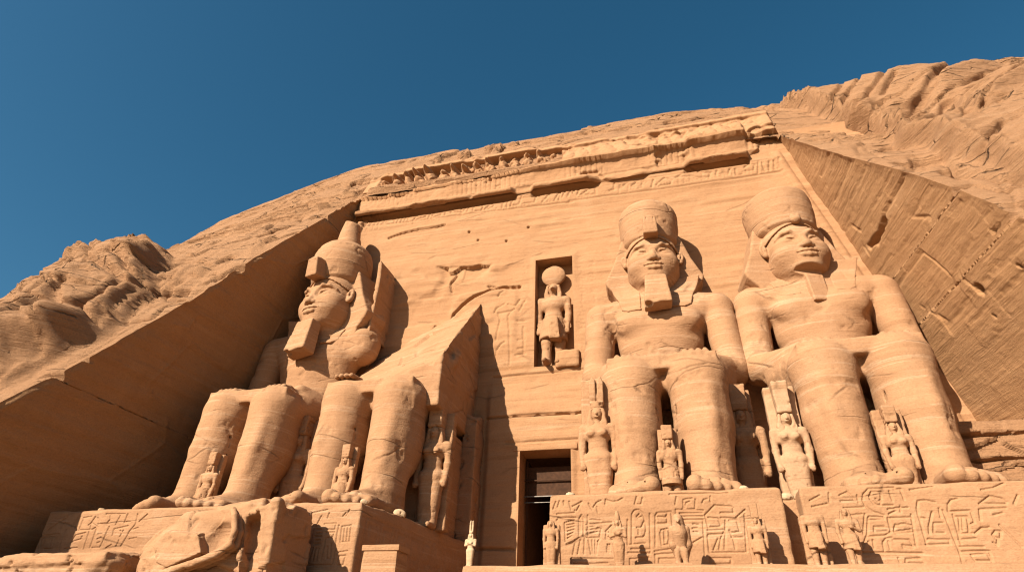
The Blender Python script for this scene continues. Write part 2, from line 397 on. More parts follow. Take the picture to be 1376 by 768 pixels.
# ------------------------------------------------------------------ hill profile (y -> z)
PY = np.array([-60, -40, -24, -22, -19, -16, -13.7, -12.0, -9.4, -7.6, -5.8, -3.3, 0, 1.5, 3, 5, 8, 12, 20, 40])
PZ = np.array([-7.4, -7.3, -7.2, -6.6, -3.6, .2, 3.1, 5.4, 9.3, 12.6, 15.9, 19.9, 25.4, 28.4, 31.1, 33.6, 36.2, 38.8, 42, 46])
DX = np.array([-80, -57, -40.6, -30.6, -24, -19.4, -15, -3.6, 9, 15, 19.6, 23, 26, 34, 60])
DD = np.array([-20, -15, -9.0, -3.0, -1.0, .2, .3, .3, .2, -.6, -2.2, -3.0, -3.2, -3.8, -4])
def hz(x, y):
    z = np.interp(y, PY, PZ)
    return z + np.interp(x, DX, DD) * sstep(12, 31, z)
GLY_C=[[(2.33,-0.26),(2.24,-0.51)],[(2.46,-0.24),(2.41,-0.43)],[(2.61,-0.25),(2.63,-0.37)],[(2.81,-0.27),(2.87,-0.54)],[(2.87,-0.46),(3.05,-0.38),(3.24,-0.28),(3.06,-0.59),(3.0,-0.57)],[(3.48,-0.35),(3.6,-0.56)],[(3.91,-0.26),(3.76,-0.32),(3.64,-0.48)],[(3.75,-0.46),(3.79,-0.65)],[(4.08,-0.23),(4.05,-0.39)],[(4.08,-0.25),(4.31,-0.32),(4.48,-0.3),(4.65,-0.22)],[(2.41,-0.8),(3.02,-0.81)],[(2.37,-0.68),(2.98,-0.65)],[(2.37,-0.88),(2.46,-0.8)],[(2.65,-0.97),(2.66,-1.56)],[(2.71,-0.95),(2.97,-0.89)],[(2.71,-1.05),(2.97,-1.01)],[(2.71,-1.15),(2.97,-1.09)],[(2.73,-1.25),(2.96,-1.19)],[(2.73,-1.37),(2.92,-1.29)],[(2.73,-1.47),(2.88,-1.39)],[(2.7,-1.66),(2.87,-1.62),(3.13,-1.45)],[(3.0,-1.57),(2.91,-1.97)],[(3.17,-1.53),(3.07,-1.95)],[(3.13,-1.37),(3.14,-0.86),(3.23,-0.72),(3.29,-0.86),(3.28,-1.41)],[(3.17,-1.32),(3.21,-0.86)],[(3.44,-0.74),(3.43,-1.38)],[(3.32,-1.45),(3.28,-1.95)],[(3.39,-1.04),(3.77,-1.01),(4.23,-0.98)],[(3.44,-0.88),(3.86,-0.91)],[(3.45,-1.12),(3.68,-1.09)],[(3.39,-1.22),(3.81,-1.17)],[(3.42,-1.34),(3.76,-1.27)],[(3.38,-1.46),(3.79,-1.46)],[(3.87,-1.19),(3.81,-1.46)],[(3.44,-1.51),(3.51,-1.96)],[(3.56,-1.52),(3.57,-1.96)],[(3.67,-1.52),(3.63,-1.96)],[(3.83,-1.48),(3.75,-1.58),(3.67,-1.98)],[(2.86,-2.1),(4.21,-2.11)],[(2.94,-2.27),(4.04,-2.24)],[(2.88,-2.08),(2.86,-2.4)],[(4.03,-1.27),(4.23,-1.08)],[(4.05,-1.27),(4.02,-1.5),(4.22,-1.54)],[(4.09,-1.31),(4.19,-1.29),(4.19,-1.43),(4.08,-1.45)],[(4.07,-1.68),(4.04,-1.89)],[(4.13,-1.68),(4.1,-1.91)],[(4.86,-1.67),(4.93,-0.74),(5.02,-0.62),(5.16,-0.6),(5.28,-0.71),(5.34,-0.94),(5.36,-1.22),(5.28,-1.45)],[(4.74,-1.69),(5.28,-1.65)],[(5.08,-0.82),(5.17,-0.74)],[(5.12,-0.86),(5.23,-0.82)],[(5.06,-1.17),(5.2,-1.17),(5.3,-0.98)],[(5.11,-1.23),(5.1,-1.37)],[(5.01,-1.48),(5.22,-1.47),(5.32,-1.37)],[(4.83,-1.82),(5.4,-1.83)],[(4.72,-1.69),(4.77,-0.93)],[(5.52,-0.75),(5.44,-1.9)],[(4.72,-1.93),(5.41,-1.95)],[(4.79,-2.12),(5.36,-2.08)],[(4.98,-2.23),(5.0,-2.17),(5.28,-2.18)],[(4.77,-2.12),(4.75,-2.41)],[(5.13,-0.18),(5.05,-0.42),(5.26,-0.43),(5.32,-0.22)],[(5.61,-1.75),(5.7,-0.79),(5.76,-0.72),(6.21,-0.69),(6.21,-1.23),(6.11,-1.76)],[(5.77,-0.84),(6.01,-0.86),(6.08,-0.76)],[(5.73,-1.05),(6.05,-1.04),(6.07,-0.84)],[(5.8,-1.34),(5.81,-1.72),(6.02,-1.68),(6.09,-1.23)],[(5.83,-1.26),(6.05,-1.21)],[(5.93,-1.26),(5.91,-1.61)],[(5.97,-1.23),(5.96,-1.53)],[(5.57,-1.9),(6.09,-1.83)],[(5.58,-1.99),(6.19,-1.96)],[(5.58,-1.99),(5.55,-2.41)],[(5.66,-2.41),(5.69,-2.12),(6.25,-2.11)],[(6.22,-0.13),(8.08,-0.15)],[(6.62,-0.58),(6.65,-0.32),(6.93,-0.29)],[(6.67,-0.6),(6.71,-0.43),(6.86,-0.37)],[(6.57,-0.62),(6.98,-0.63),(7.04,-0.32)],[(6.44,-0.22),(6.37,-0.46)],[(6.35,-1.0),(6.37,-0.63),(7.23,-0.68)],[(6.48,-0.75),(7.2,-0.75)],[(6.47,-0.85),(7.19,-0.86)],[(6.49,-0.99),(6.59,-0.95),(7.18,-0.96)],[(7.19,-0.96),(7.11,-2.06)],[(6.87,-1.09),(7.02,-1.11)],[(6.83,-1.22),(6.97,-1.21)],[(6.86,-1.32),(6.97,-1.34)],[(6.8,-1.65),(7.08,-1.51)],[(7.27,-0.83),(7.6,-0.53),(8.13,-0.58)],[(7.24,-0.44),(7.3,-0.34),(7.4,-0.33)],[(7.52,-0.25),(7.5,-0.41)],[(7.28,-0.87),(7.32,-1.21)],[(7.36,-0.91),(7.66,-0.94),(7.72,-1.15)],[(7.34,-1.2),(7.68,-1.18)],[(7.29,-1.29),(7.76,-1.28)],[(7.76,-0.77),(8.16,-0.78),(8.17,-0.62)],[(7.76,-0.92),(8.19,-0.95),(8.53,-0.69)],[(7.89,-0.96),(7.84,-1.26),(7.74,-1.41),(7.65,-1.56),(7.57,-1.85)],[(7.29,-1.42),(7.74,-1.41)],[(7.27,-1.44),(7.26,-1.94)],[(7.57,-1.55),(7.39,-1.88)],[(7.83,-1.3),(7.73,-1.85)],[(7.95,-1.3),(8.04,-1.56),(8.05,-1.85)],[(8.01,-1.38),(8.28,-1.34)],[(7.99,-1.51),(8.32,-1.51)],[(7.27,-1.95),(8.31,-1.95)],[(7.99,-1.0),(8.22,-0.99),(8.26,-1.34)],[(7.25,-2.12),(7.88,-2.12),(7.85,-2.28),(7.24,-2.29),(7.25,-2.12)],[(8.49,-0.82),(8.37,-1.93)]]
GLY_D=[[(10.5,-0.46),(10.82,-0.31)],[(11.1,-0.25),(11.06,-0.51)],[(10.53,-0.65),(10.98,-0.57)],[(11.39,-0.33),(11.63,-0.23),(11.8,-0.51),(11.38,-0.5)],[(11.88,-0.35),(11.87,-0.57)],[(12.24,-0.17),(12.06,-0.32),(12.0,-0.5),(12.04,-0.69),(12.2,-0.84),(12.48,-0.95)],[(12.21,-0.4),(12.31,-0.25),(12.56,-0.26),(12.51,-0.52),(12.44,-0.66),(12.29,-0.62),(12.21,-0.47)],[(12.37,-0.47),(12.42,-0.55),(12.5,-0.5)],[(12.24,-0.17),(12.59,-0.16),(12.97,-0.14)],[(12.81,-0.25),(12.82,-0.53)],[(12.96,-0.2),(13.15,-0.19)],[(13.13,-0.24),(13.15,-0.5)],[(12.51,-0.66),(12.79,-0.67)],[(11.42,-0.71),(11.96,-0.7)],[(11.44,-0.78),(11.52,-1.22)],[(11.56,-0.93),(11.88,-0.9)],[(11.96,-0.9),(11.78,-1.47)],[(12.02,-1.01),(11.88,-1.48),(11.63,-1.89)],[(12.06,-0.98),(12.46,-1.01)],[(12.01,-1.07),(12.45,-1.06)],[(12.12,-1.27),(12.39,-1.27)],[(12.12,-1.3),(12.09,-1.41),(12.43,-1.4)],[(11.88,-1.55),(12.36,-1.52),(12.54,-1.42),(12.56,-1.03)],[(12.63,-1.03),(13.16,-1.02)],[(12.7,-1.24),(12.95,-1.2),(13.11,-1.25)],[(12.68,-1.28),(12.62,-1.42),(12.86,-1.39),(13.08,-1.36)],[(12.66,-1.47),(13.08,-1.44)],[(11.85,-1.69),(11.86,-1.89)],[(11.99,-1.65),(11.97,-1.86)],[(12.22,-1.93),(12.24,-1.72),(12.35,-1.61),(12.51,-1.59)],[(12.38,-1.69),(12.39,-1.9)],[(12.53,-1.64),(12.95,-1.65),(13.03,-1.84),(12.74,-1.8),(12.74,-1.87),(12.98,-1.89)],[(11.6,-1.99),(13.2,-2.02)],[(12.72,-2.17),(13.09,-2.16)],[(12.72,-2.19),(12.68,-2.3),(13.12,-2.29)],[(12.53,-2.15),(12.54,-2.24)],[(12.63,-0.78),(12.87,-0.75),(13.18,-0.74)],[(12.62,-0.92),(12.85,-0.82)],[(12.96,-0.86),(12.98,-0.71)],[(13.22,-0.94),(13.09,-1.84)],[(13.39,-0.23),(14.04,-0.13)],[(13.44,-0.71),(13.51,-0.56),(13.7,-0.54),(13.95,-0.6)],[(13.4,-1.03),(13.55,-1.06)],[(13.79,-0.89),(13.59,-1.29),(13.55,-1.48)],[(13.74,-1.2),(13.98,-1.19)],[(13.74,-1.23),(13.67,-1.46),(13.92,-1.47)],[(13.39,-1.68),(13.46,-1.64),(14.0,-1.66),(13.98,-1.78)],[(13.36,-1.79),(13.96,-1.78)],[(13.42,-0.76),(13.38,-1.73)],[(14.01,-0.78),(13.98,-1.04)],[(14.22,-0.87),(14.28,-0.67),(14.39,-0.56),(14.57,-0.52)],[(14.24,-0.88),(14.77,-0.87)],[(14.33,-1.02),(14.66,-1.04)],[(14.44,-1.08),(14.33,-1.5)],[(14.65,-1.08),(14.57,-1.47)],[(14.3,-1.5),(14.64,-1.5)],[(14.25,-1.66),(14.67,-1.64)],[(14.52,-1.08),(14.43,-1.41)],[(14.8,-0.92),(14.79,-1.2),(14.67,-1.25)],[(14.71,-1.5),(14.91,-1.36),(15.12,-1.34)],[(14.32,-0.96),(14.27,-1.77)],[(14.14,-1.85),(14.8,-1.86)],[(14.09,-0.84),(14.16,-1.96),(14.12,-2.38)],[(14.22,-1.99),(14.91,-1.97),(14.87,-2.36)],[(14.42,-2.07),(14.83,-2.04),(14.87,-2.23),(14.47,-2.23),(14.42,-2.07)],[(15.13,-1.54),(15.24,-1.44),(15.36,-1.46),(15.29,-1.65),(15.18,-1.62),(15.13,-1.54)],[(15.22,-1.65),(15.15,-1.83),(15.08,-1.75)],[(15.27,-0.29),(15.6,-0.24),(15.91,-0.11)],[(15.08,-0.69),(15.42,-0.47),(15.7,-0.54),(15.79,-0.66)],[(15.15,-0.67),(15.75,-0.71)],[(15.95,-0.72),(16.14,-0.47)],[(15.04,-0.84),(15.71,-0.82)],[(15.03,-0.86),(14.96,-1.15)],[(15.34,-1.01),(15.58,-0.96)],[(15.39,-1.29),(15.58,-1.6),(15.73,-1.87)]]
GLY_B=[[(-9.12,-0.4),(-8.87,-0.31)],[(-8.11,-0.24),(-8.03,-0.43),(-8.03,-0.66)],[(-8.05,-0.79),(-8.07,-1.6)],[(-8.96,-1.05),(-8.82,-1.05),(-8.77,-1.23),(-8.78,-1.59)],[(-8.56,-1.1),(-8.59,-1.57)],[(-8.54,-1.08),(-8.19,-1.06)],[(-8.46,-1.28),(-8.49,-1.55)],[(-8.37,-1.28),(-8.24,-1.26),(-8.26,-1.42),(-8.39,-1.44)],[(-9.03,-1.0),(-8.68,-0.87),(-8.11,-0.77)],[(-7.93,-0.61),(-7.59,-0.44),(-7.22,-0.4),(-6.6,-0.3)],[(-7.74,-0.59),(-7.75,-0.89)],[(-7.56,-0.58),(-7.57,-0.87)],[(-7.39,-0.51),(-7.46,-0.76)],[(-7.83,-0.8),(-7.47,-0.71)],[(-7.37,-0.9),(-7.15,-0.81)],[(-7.88,-1.02),(-7.2,-1.04)],[(-7.71,-1.16),(-7.86,-1.71)],[(-7.71,-1.16),(-7.33,-1.16),(-7.37,-1.34)],[(-7.59,-1.29),(-7.41,-1.27)],[(-7.55,-1.45),(-7.42,-1.43),(-7.55,-1.64)],[(-7.32,-1.73),(-7.49,-1.78),(-7.52,-1.99)],[(-7.03,-0.99),(-7.17,-2.14)],[(-6.82,-0.52),(-7.0,-0.99)],[(-6.92,-0.99),(-6.7,-1.02)],[(-6.88,-1.15),(-6.65,-1.13)],[(-6.91,-1.26),(-6.65,-1.26)],[(-6.85,-1.39),(-6.67,-1.39)],[(-6.9,-1.52),(-6.64,-1.5)],[(-6.92,-1.67),(-6.97,-2.08)],[(-6.79,-1.67),(-6.81,-2.1)],[(-6.65,-1.7),(-6.66,-2.08)],[(-6.62,-0.82),(-6.12,-0.81),(-6.12,-1.03),(-6.44,-1.02)],[(-6.47,-1.13),(-6.11,-1.12),(-6.16,-1.34),(-6.38,-1.31)],[(-6.35,-1.18),(-6.22,-1.29)],[(-6.44,-1.35),(-6.48,-2.08)],[(-6.17,-1.53),(-6.11,-2.04),(-6.26,-2.04),(-6.31,-1.62)],[(-5.98,-0.88),(-5.98,-2.17)],[(-5.84,-0.93),(-5.48,-0.89),(-5.44,-1.45),(-5.8,-1.47),(-5.84,-0.93)],[(-5.73,-0.93),(-5.68,-1.41)],[(-5.6,-0.93),(-5.56,-1.39)],[(-5.82,-1.83),(-5.45,-1.78)],[(-5.77,-1.96),(-5.81,-2.25),(-5.53,-2.25),(-5.5,-1.94),(-5.77,-1.96)],[(-7.14,-2.25),(-6.01,-2.25)],[(-6.65,-2.33),(-6.35,-2.32)],[(-6.5,-0.42),(-6.54,-0.6)],[(-5.78,-0.43),(-5.89,-0.55)],[(-5.65,-0.33),(-5.76,-0.53)]]
GLY_A=[[(-19.29,-0.26),(-19.36,-0.74)],[(-19.37,-0.36),(-20.08,-0.81)],[(-18.71,-0.32),(-18.79,-0.68)],[(-18.61,-0.28),(-18.68,-0.63),(-18.44,-0.84)],[(-18.35,-0.43),(-18.33,-0.79)],[(-18.37,-0.33),(-17.93,-0.29)],[(-17.73,-0.3),(-17.83,-0.55),(-17.94,-0.64)],[(-17.83,-0.55),(-17.45,-0.7),(-17.65,-0.82),(-18.31,-0.84)],[(-17.44,-0.6),(-16.99,-0.59),(-16.88,-0.42),(-16.95,-0.26)],[(-17.57,-0.35),(-17.42,-0.5)],[(-17.18,-0.21),(-16.2,-0.22)],[(-16.43,-0.28),(-16.51,-0.65)],[(-16.06,-0.23),(-16.1,-0.56),(-15.79,-0.54)],[(-15.54,-0.25),(-15.49,-0.64),(-15.67,-0.93),(-15.84,-1.51)],[(-15.34,-0.55),(-15.03,-0.26)],[(-21.15,-1.09),(-19.37,-0.97)],[(-20.35,-1.16),(-20.08,-1.85)],[(-20.22,-1.16),(-19.96,-1.83)],[(-19.95,-1.21),(-20.04,-1.46)],[(-20.31,-1.11),(-19.38,-1.07)],[(-19.63,-1.12),(-19.56,-1.46)],[(-19.49,-1.12),(-19.37,-1.56),(-19.85,-1.56)],[(-19.41,-1.02),(-19.3,-0.97)],[(-19.05,-0.82),(-18.98,-1.66)],[(-18.51,-1.33),(-18.4,-1.04),(-17.92,-0.94)],[(-18.49,-1.3),(-18.05,-1.19),(-18.04,-1.09)],[(-18.7,-1.57),(-18.07,-1.53)],[(-17.8,-0.55),(-17.72,-1.58)],[(-17.45,-0.7),(-17.42,-1.54)],[(-16.8,-0.72),(-16.9,-1.54),(-17.29,-1.54)],[(-17.24,-1.0),(-17.04,-1.01)],[(-17.2,-1.2),(-17.03,-1.15)],[(-17.13,-1.35),(-17.01,-1.32)],[(-16.5,-1.06),(-16.52,-0.82),(-15.84,-0.71)],[(-16.01,-0.88),(-16.09,-1.12)],[(-16.17,-0.88),(-15.98,-1.02)],[(-16.08,-1.26),(-16.09,-1.5)],[(-16.58,-1.55),(-16.38,-1.43)],[(-15.63,-0.88),(-15.29,-0.79)],[(-15.54,-1.22),(-15.18,-1.18)],[(-21.14,-1.35),(-20.9,-1.4)],[(-20.87,-1.55),(-20.6,-1.55)],[(-20.71,-1.7),(-20.69,-1.84)]]
FRIEZE=[[(-13.91,22.73),(-14.03,22.29)],[(-13.65,23.15),(-13.82,22.26)],[(-13.32,23.17),(-13.48,22.2)],[(-13.06,23.2),(-13.09,22.2)],[(-12.76,22.99),(-12.83,22.23)],[(-12.38,22.69),(-12.44,22.24),(-11.63,22.48),(-11.5,22.92)],[(-11.45,22.98),(-11.57,22.09)],[(-11.18,22.93),(-11.32,22.12)],[(-10.92,22.93),(-11.0,22.14)],[(-10.66,22.91),(-10.75,22.17)],[(-10.48,22.96),(-10.5,22.2)],[(-10.04,22.11),(-9.62,22.8),(-8.98,22.75),(-9.11,22.25),(-9.79,22.15)],[(-8.74,22.86),(-8.84,22.05)],[(-8.61,22.23),(-8.26,23.0),(-7.75,22.98)],[(-8.53,22.07),(-7.93,22.26)],[(-7.5,22.93),(-7.6,22.12)],[(-7.19,22.27),(-6.81,22.88)],[(-7.07,22.32),(-6.31,22.11)],[(-6.43,22.81),(-6.31,22.03),(-5.99,22.65)],[(-5.81,22.69),(-5.89,22.1)],[(-5.47,22.1),(-5.44,22.62),(-5.02,22.69),(-4.7,22.33),(-4.86,21.98),(-5.34,22.04)],[(-4.68,22.02),(-4.05,22.5)],[(-4.38,22.04),(-3.98,22.26)],[(-3.28,22.58),(-3.31,21.92)],[(-2.94,22.81),(-2.96,21.92)],[(-2.52,22.73),(-2.73,21.95)],[(-2.73,22.03),(-2.09,22.05),(-1.94,22.69)],[(-1.69,22.05),(-1.0,21.99),(-0.89,22.55)],[(-0.72,22.52),(0.08,22.73)],[(-0.43,21.95),(0.14,22.64)],[(0.37,21.87),(0.71,22.53)],[(0.7,21.87),(0.82,22.58)],[(-14.34,22.19),(-6.17,21.86),(1.66,21.55)],[(0.89,22.0),(1.22,22.76)],[(1.27,22.01),(1.53,22.62)],[(1.65,22.34),(1.85,22.64),(2.1,22.42),(1.9,21.97),(1.65,22.34)],[(2.21,22.07),(2.79,22.45),(3.22,22.44),(3.2,21.87),(2.28,22.02)],[(4.13,22.01),(4.44,22.03),(4.47,22.68)],[(4.81,22.12),(5.38,22.49)],[(4.88,22.35),(4.99,22.08)],[(5.59,22.12),(5.98,22.45),(6.39,22.36),(6.25,22.07)],[(7.05,22.39),(6.88,21.78)],[(7.18,21.88),(7.76,22.4),(8.19,22.07),(8.05,21.78),(7.34,21.76)],[(8.45,22.26),(9.37,22.22),(10.23,21.8)],[(8.57,22.31),(9.07,22.61)],[(9.86,22.44),(10.63,22.27),(10.53,21.9),(9.91,21.98)],[(11.04,22.34),(10.93,21.97)],[(11.41,22.18),(11.65,21.89),(11.83,22.33)],[(12.15,22.26),(12.13,21.79),(12.47,21.8)],[(12.71,22.3),(12.97,22.48),(13.34,22.4),(13.21,21.95),(12.72,22.01)],[(13.59,22.59),(13.43,21.67)],[(13.79,22.46),(13.82,21.74)],[(14.24,22.52),(14.09,21.76)],[(14.5,22.46),(14.42,21.77)],[(14.77,22.48),(14.69,21.79)],[(1.39,21.66),(7.9,21.49),(14.8,21.53)]]
RELIEF=[[(-2.31,9.85),(-2.36,11.9),(-2.51,13.11),(-2.35,13.42),(-2.1,13.55)],[(-3.2,11.57),(-3.09,12.41),(-3.02,12.95),(-3.19,13.41),(-2.45,13.43)],[(-3.4,13.49),(-3.26,13.81),(-2.77,14.03)],[(-3.22,10.13),(-3.16,10.84),(-2.89,11.22),(-2.65,11.36)],[(-3.25,14.66),(-3.11,14.87),(-2.91,14.96)],[(-2.57,13.95),(-2.06,13.77),(-1.83,14.25)],[(-1.8,13.41),(-1.48,14.15)],[(-1.93,12.71),(-1.44,12.65)],[(-1.84,11.43),(-1.41,11.43)],[(-1.53,12.24),(-1.49,10.57)],[(-1.82,10.81),(-1.49,10.82)],[(-1.95,10.41),(-1.39,10.46)],[(-2.59,9.87),(-2.3,9.6)]]
CRACKS=[[(-6.42,13.06),(-6.13,13.82),(-5.56,14.43),(-4.86,14.87),(-3.85,15.26),(-2.93,15.37),(-1.91,15.23)],[(-3.97,15.6),(-3.55,15.46)],[(-8.38,11.57),(-7.63,12.2)],[(-7.47,12.68),(-7.32,13.0)],[(-6.45,15.55),(-6.59,16.17),(-6.29,16.75)],[(-11.74,20.73),(-10.77,20.98),(-9.54,21.13),(-8.04,21.06),(-7.51,21.17)]]
JOINTS=[[(-6.47,14.89),(-3.58,14.73),(-1.75,14.06)],[(-3.86,11.9),(-0.63,11.79)],[(-3.93,11.85),(-4.33,10.44),(-4.33,10.06)],[(-4.11,18.13),(-0.95,17.9)],[(-4.58,17.02),(-2.04,16.89)],[(-3.82,19.74),(-1.22,19.6)],[(-5.43,15.57),(-3.0,15.43)],[(-6.7,13.43),(-4.71,13.38)],[(-4.77,13.32),(-5.61,12.6)],[(-6.99,12.5),(-4.87,12.24)],[(-7.43,11.93),(-6.53,11.95)],[(-8.34,10.65),(-7.14,10.66)],[(-7.14,10.66),(-4.28,10.02),(-1.41,10.07)],[(-8.55,10.04),(-7.66,10.09)],[(-6.89,9.15),(-5.64,8.94)],[(-7.29,8.85),(-6.24,8.93)],[(-4.74,10.0),(-5.14,8.72)],[(-6.33,9.01),(-8.32,8.86)],[(-0.68,13.06),(-2.09,13.08)],[(-0.06,16.3),(-0.87,16.12),(-1.25,15.41)],[(-0.75,14.66),(-0.73,14.12)],[(-2.98,10.0),(-4.56,9.68)],[(-4.67,9.03),(-2.37,8.73)],[(-1.64,10.24),(-2.44,8.98)],[(-4.91,8.18),(-3.58,8.17)],[(-6.04,8.13),(-7.5,8.17)],[(-5.54,7.4),(-4.72,7.36)]]
HOLES=[[(-3.23,14.48),(-2.32,14.33),(-1.11,14.38)],[(-5.2,8.85)],[(-4.93,7.7)],[(-7.66,10.09)],[(-7.51,8.42)],[(-8.45,9.96),(-7.66,10.09)]]
HCRACK=[[(-21.96,-9.19),(-20.54,-9.3),(-19.44,-9.15)],[(-19.41,-9.11),(-19.63,-8.57),(-19.25,-8.36),(-18.72,-8.29)],[(-18.86,-9.89),(-18.49,-9.65)],[(-21.8,-4.11),(-19.89,-3.53),(-17.92,-2.64),(-15.47,-2.42)],[(-24.03,-0.46),(-22.32,1.86),(-17.16,1.44)],[(-23.56,-4.55),(-23.11,-3.06),(-21.26,-3.11)],[(-18.51,-7.33),(-17.56,-6.53),(-16.56,-6.31)],[(-29.3,2.0),(-25.52,2.31)],[(-18.16,-4.76),(-16.33,-3.87)],[(-19.71,-11.23),(-18.02,-10.69),(-16.73,-10.53)],[(-20.42,-1.16),(-17.8,-1.28)],[(-20.71,-12.09),(-19.42,-11.63)],[(-21.51,1.08),(-20.42,1.53),(-18.4,1.36)],[(-16.46,0.3),(-16.75,1.3),(-15.84,2.1)],[(-20.3,-0.06),(-17.21,-0.64)],[(-13.59,0.01),(-13.91,1.01),(-13.72,1.42)],[(-10.24,1.15),(-9.92,2.28)],[(-8.21,1.47),(-7.24,1.97)],[(-12.93,2.88),(-12.3,4.62)],[(-4.49,1.8),(-4.44,2.98)],[(0.11,0.03),(0.2,1.14)],[(0.74,0.05),(2.15,0.46)],[(-5.49,1.34),(-2.87,1.91)],[(-2.21,2.94),(-0.97,2.81)],[(0.3,1.87),(1.16,1.89),(2.22,1.93)],[(0.81,0.66),(1.74,0.8)],[(2.88,0.92),(4.43,0.49)],[(5.23,2.44),(6.76,2.34)],[(7.71,1.64),(8.83,1.65)],[(11.46,1.06),(12.39,0.94)],[(1.51,4.5),(3.88,3.72)],[(18.78,0.47),(20.21,1.84),(22.36,4.3)],[(18.87,1.4),(21.28,4.6)],[(19.98,0.5),(22.29,2.52),(24.02,4.57)],[(21.51,1.04),(23.31,2.79)],[(22.66,-3.96),(25.19,-1.39),(27.59,0.46),(30.02,2.06)],[(21.56,-6.1),(23.08,-5.16)],[(28.63,1.47),(30.88,2.95)],[(18.98,-5.87),(20.2,-5.56),(20.24,-6.53),(21.03,-7.49),(21.36,-7.91)],[(19.12,-7.65),(20.09,-7.54),(20.41,-8.03),(20.91,-8.04)],[(19.41,-2.41),(19.94,-2.31)],[(19.18,-9.3),(20.04,-8.98)],[(25.2,0.58),(27.42,1.7)],[(-31.45,-8.51),(-29.72,-8.71),(-27.94,-8.8),(-28.16,-7.74)],[(-34.26,-5.61),(-30.63,-6.52)],[(-35.18,-6.93),(-34.1,-6.88),(-32.7,-6.9)],[(-25.01,-11.27),(-25.95,-10.48),(-25.47,-10.26)],[(-26.73,-10.41),(-28.24,-9.41)],[(-25.31,-9.72),(-25.4,-9.21),(-25.8,-8.45)],[(-33.56,-7.12),(-33.68,-5.93)],[(-29.93,-5.67),(-29.94,-4.21)]]
HDEEP=[[(21.59,-0.68),(22.48,-0.22),(23.98,1.02),(25.22,2.12),(26.5,2.87),(28.86,4.86)],[(21.72,-2.79),(24.03,-0.32),(23.51,-2.45),(22.55,-3.9)],[(-26.22,-7.91),(-26.85,-6.95),(-27.58,-5.72),(-27.66,-5.2)],[(-22.96,-10.53),(-23.62,-9.62),(-24.89,-8.9),(-24.95,-8.55)]]
def w_left(z, y=0.0): return 20.6 - .25 * np.minimum(z, 24.6) - .08 * np.minimum(y, 0)
def w_right(z, y): return 20.95 - .24 * np.minimum(z, 24.6) - .15 * np.minimum(y, 0)

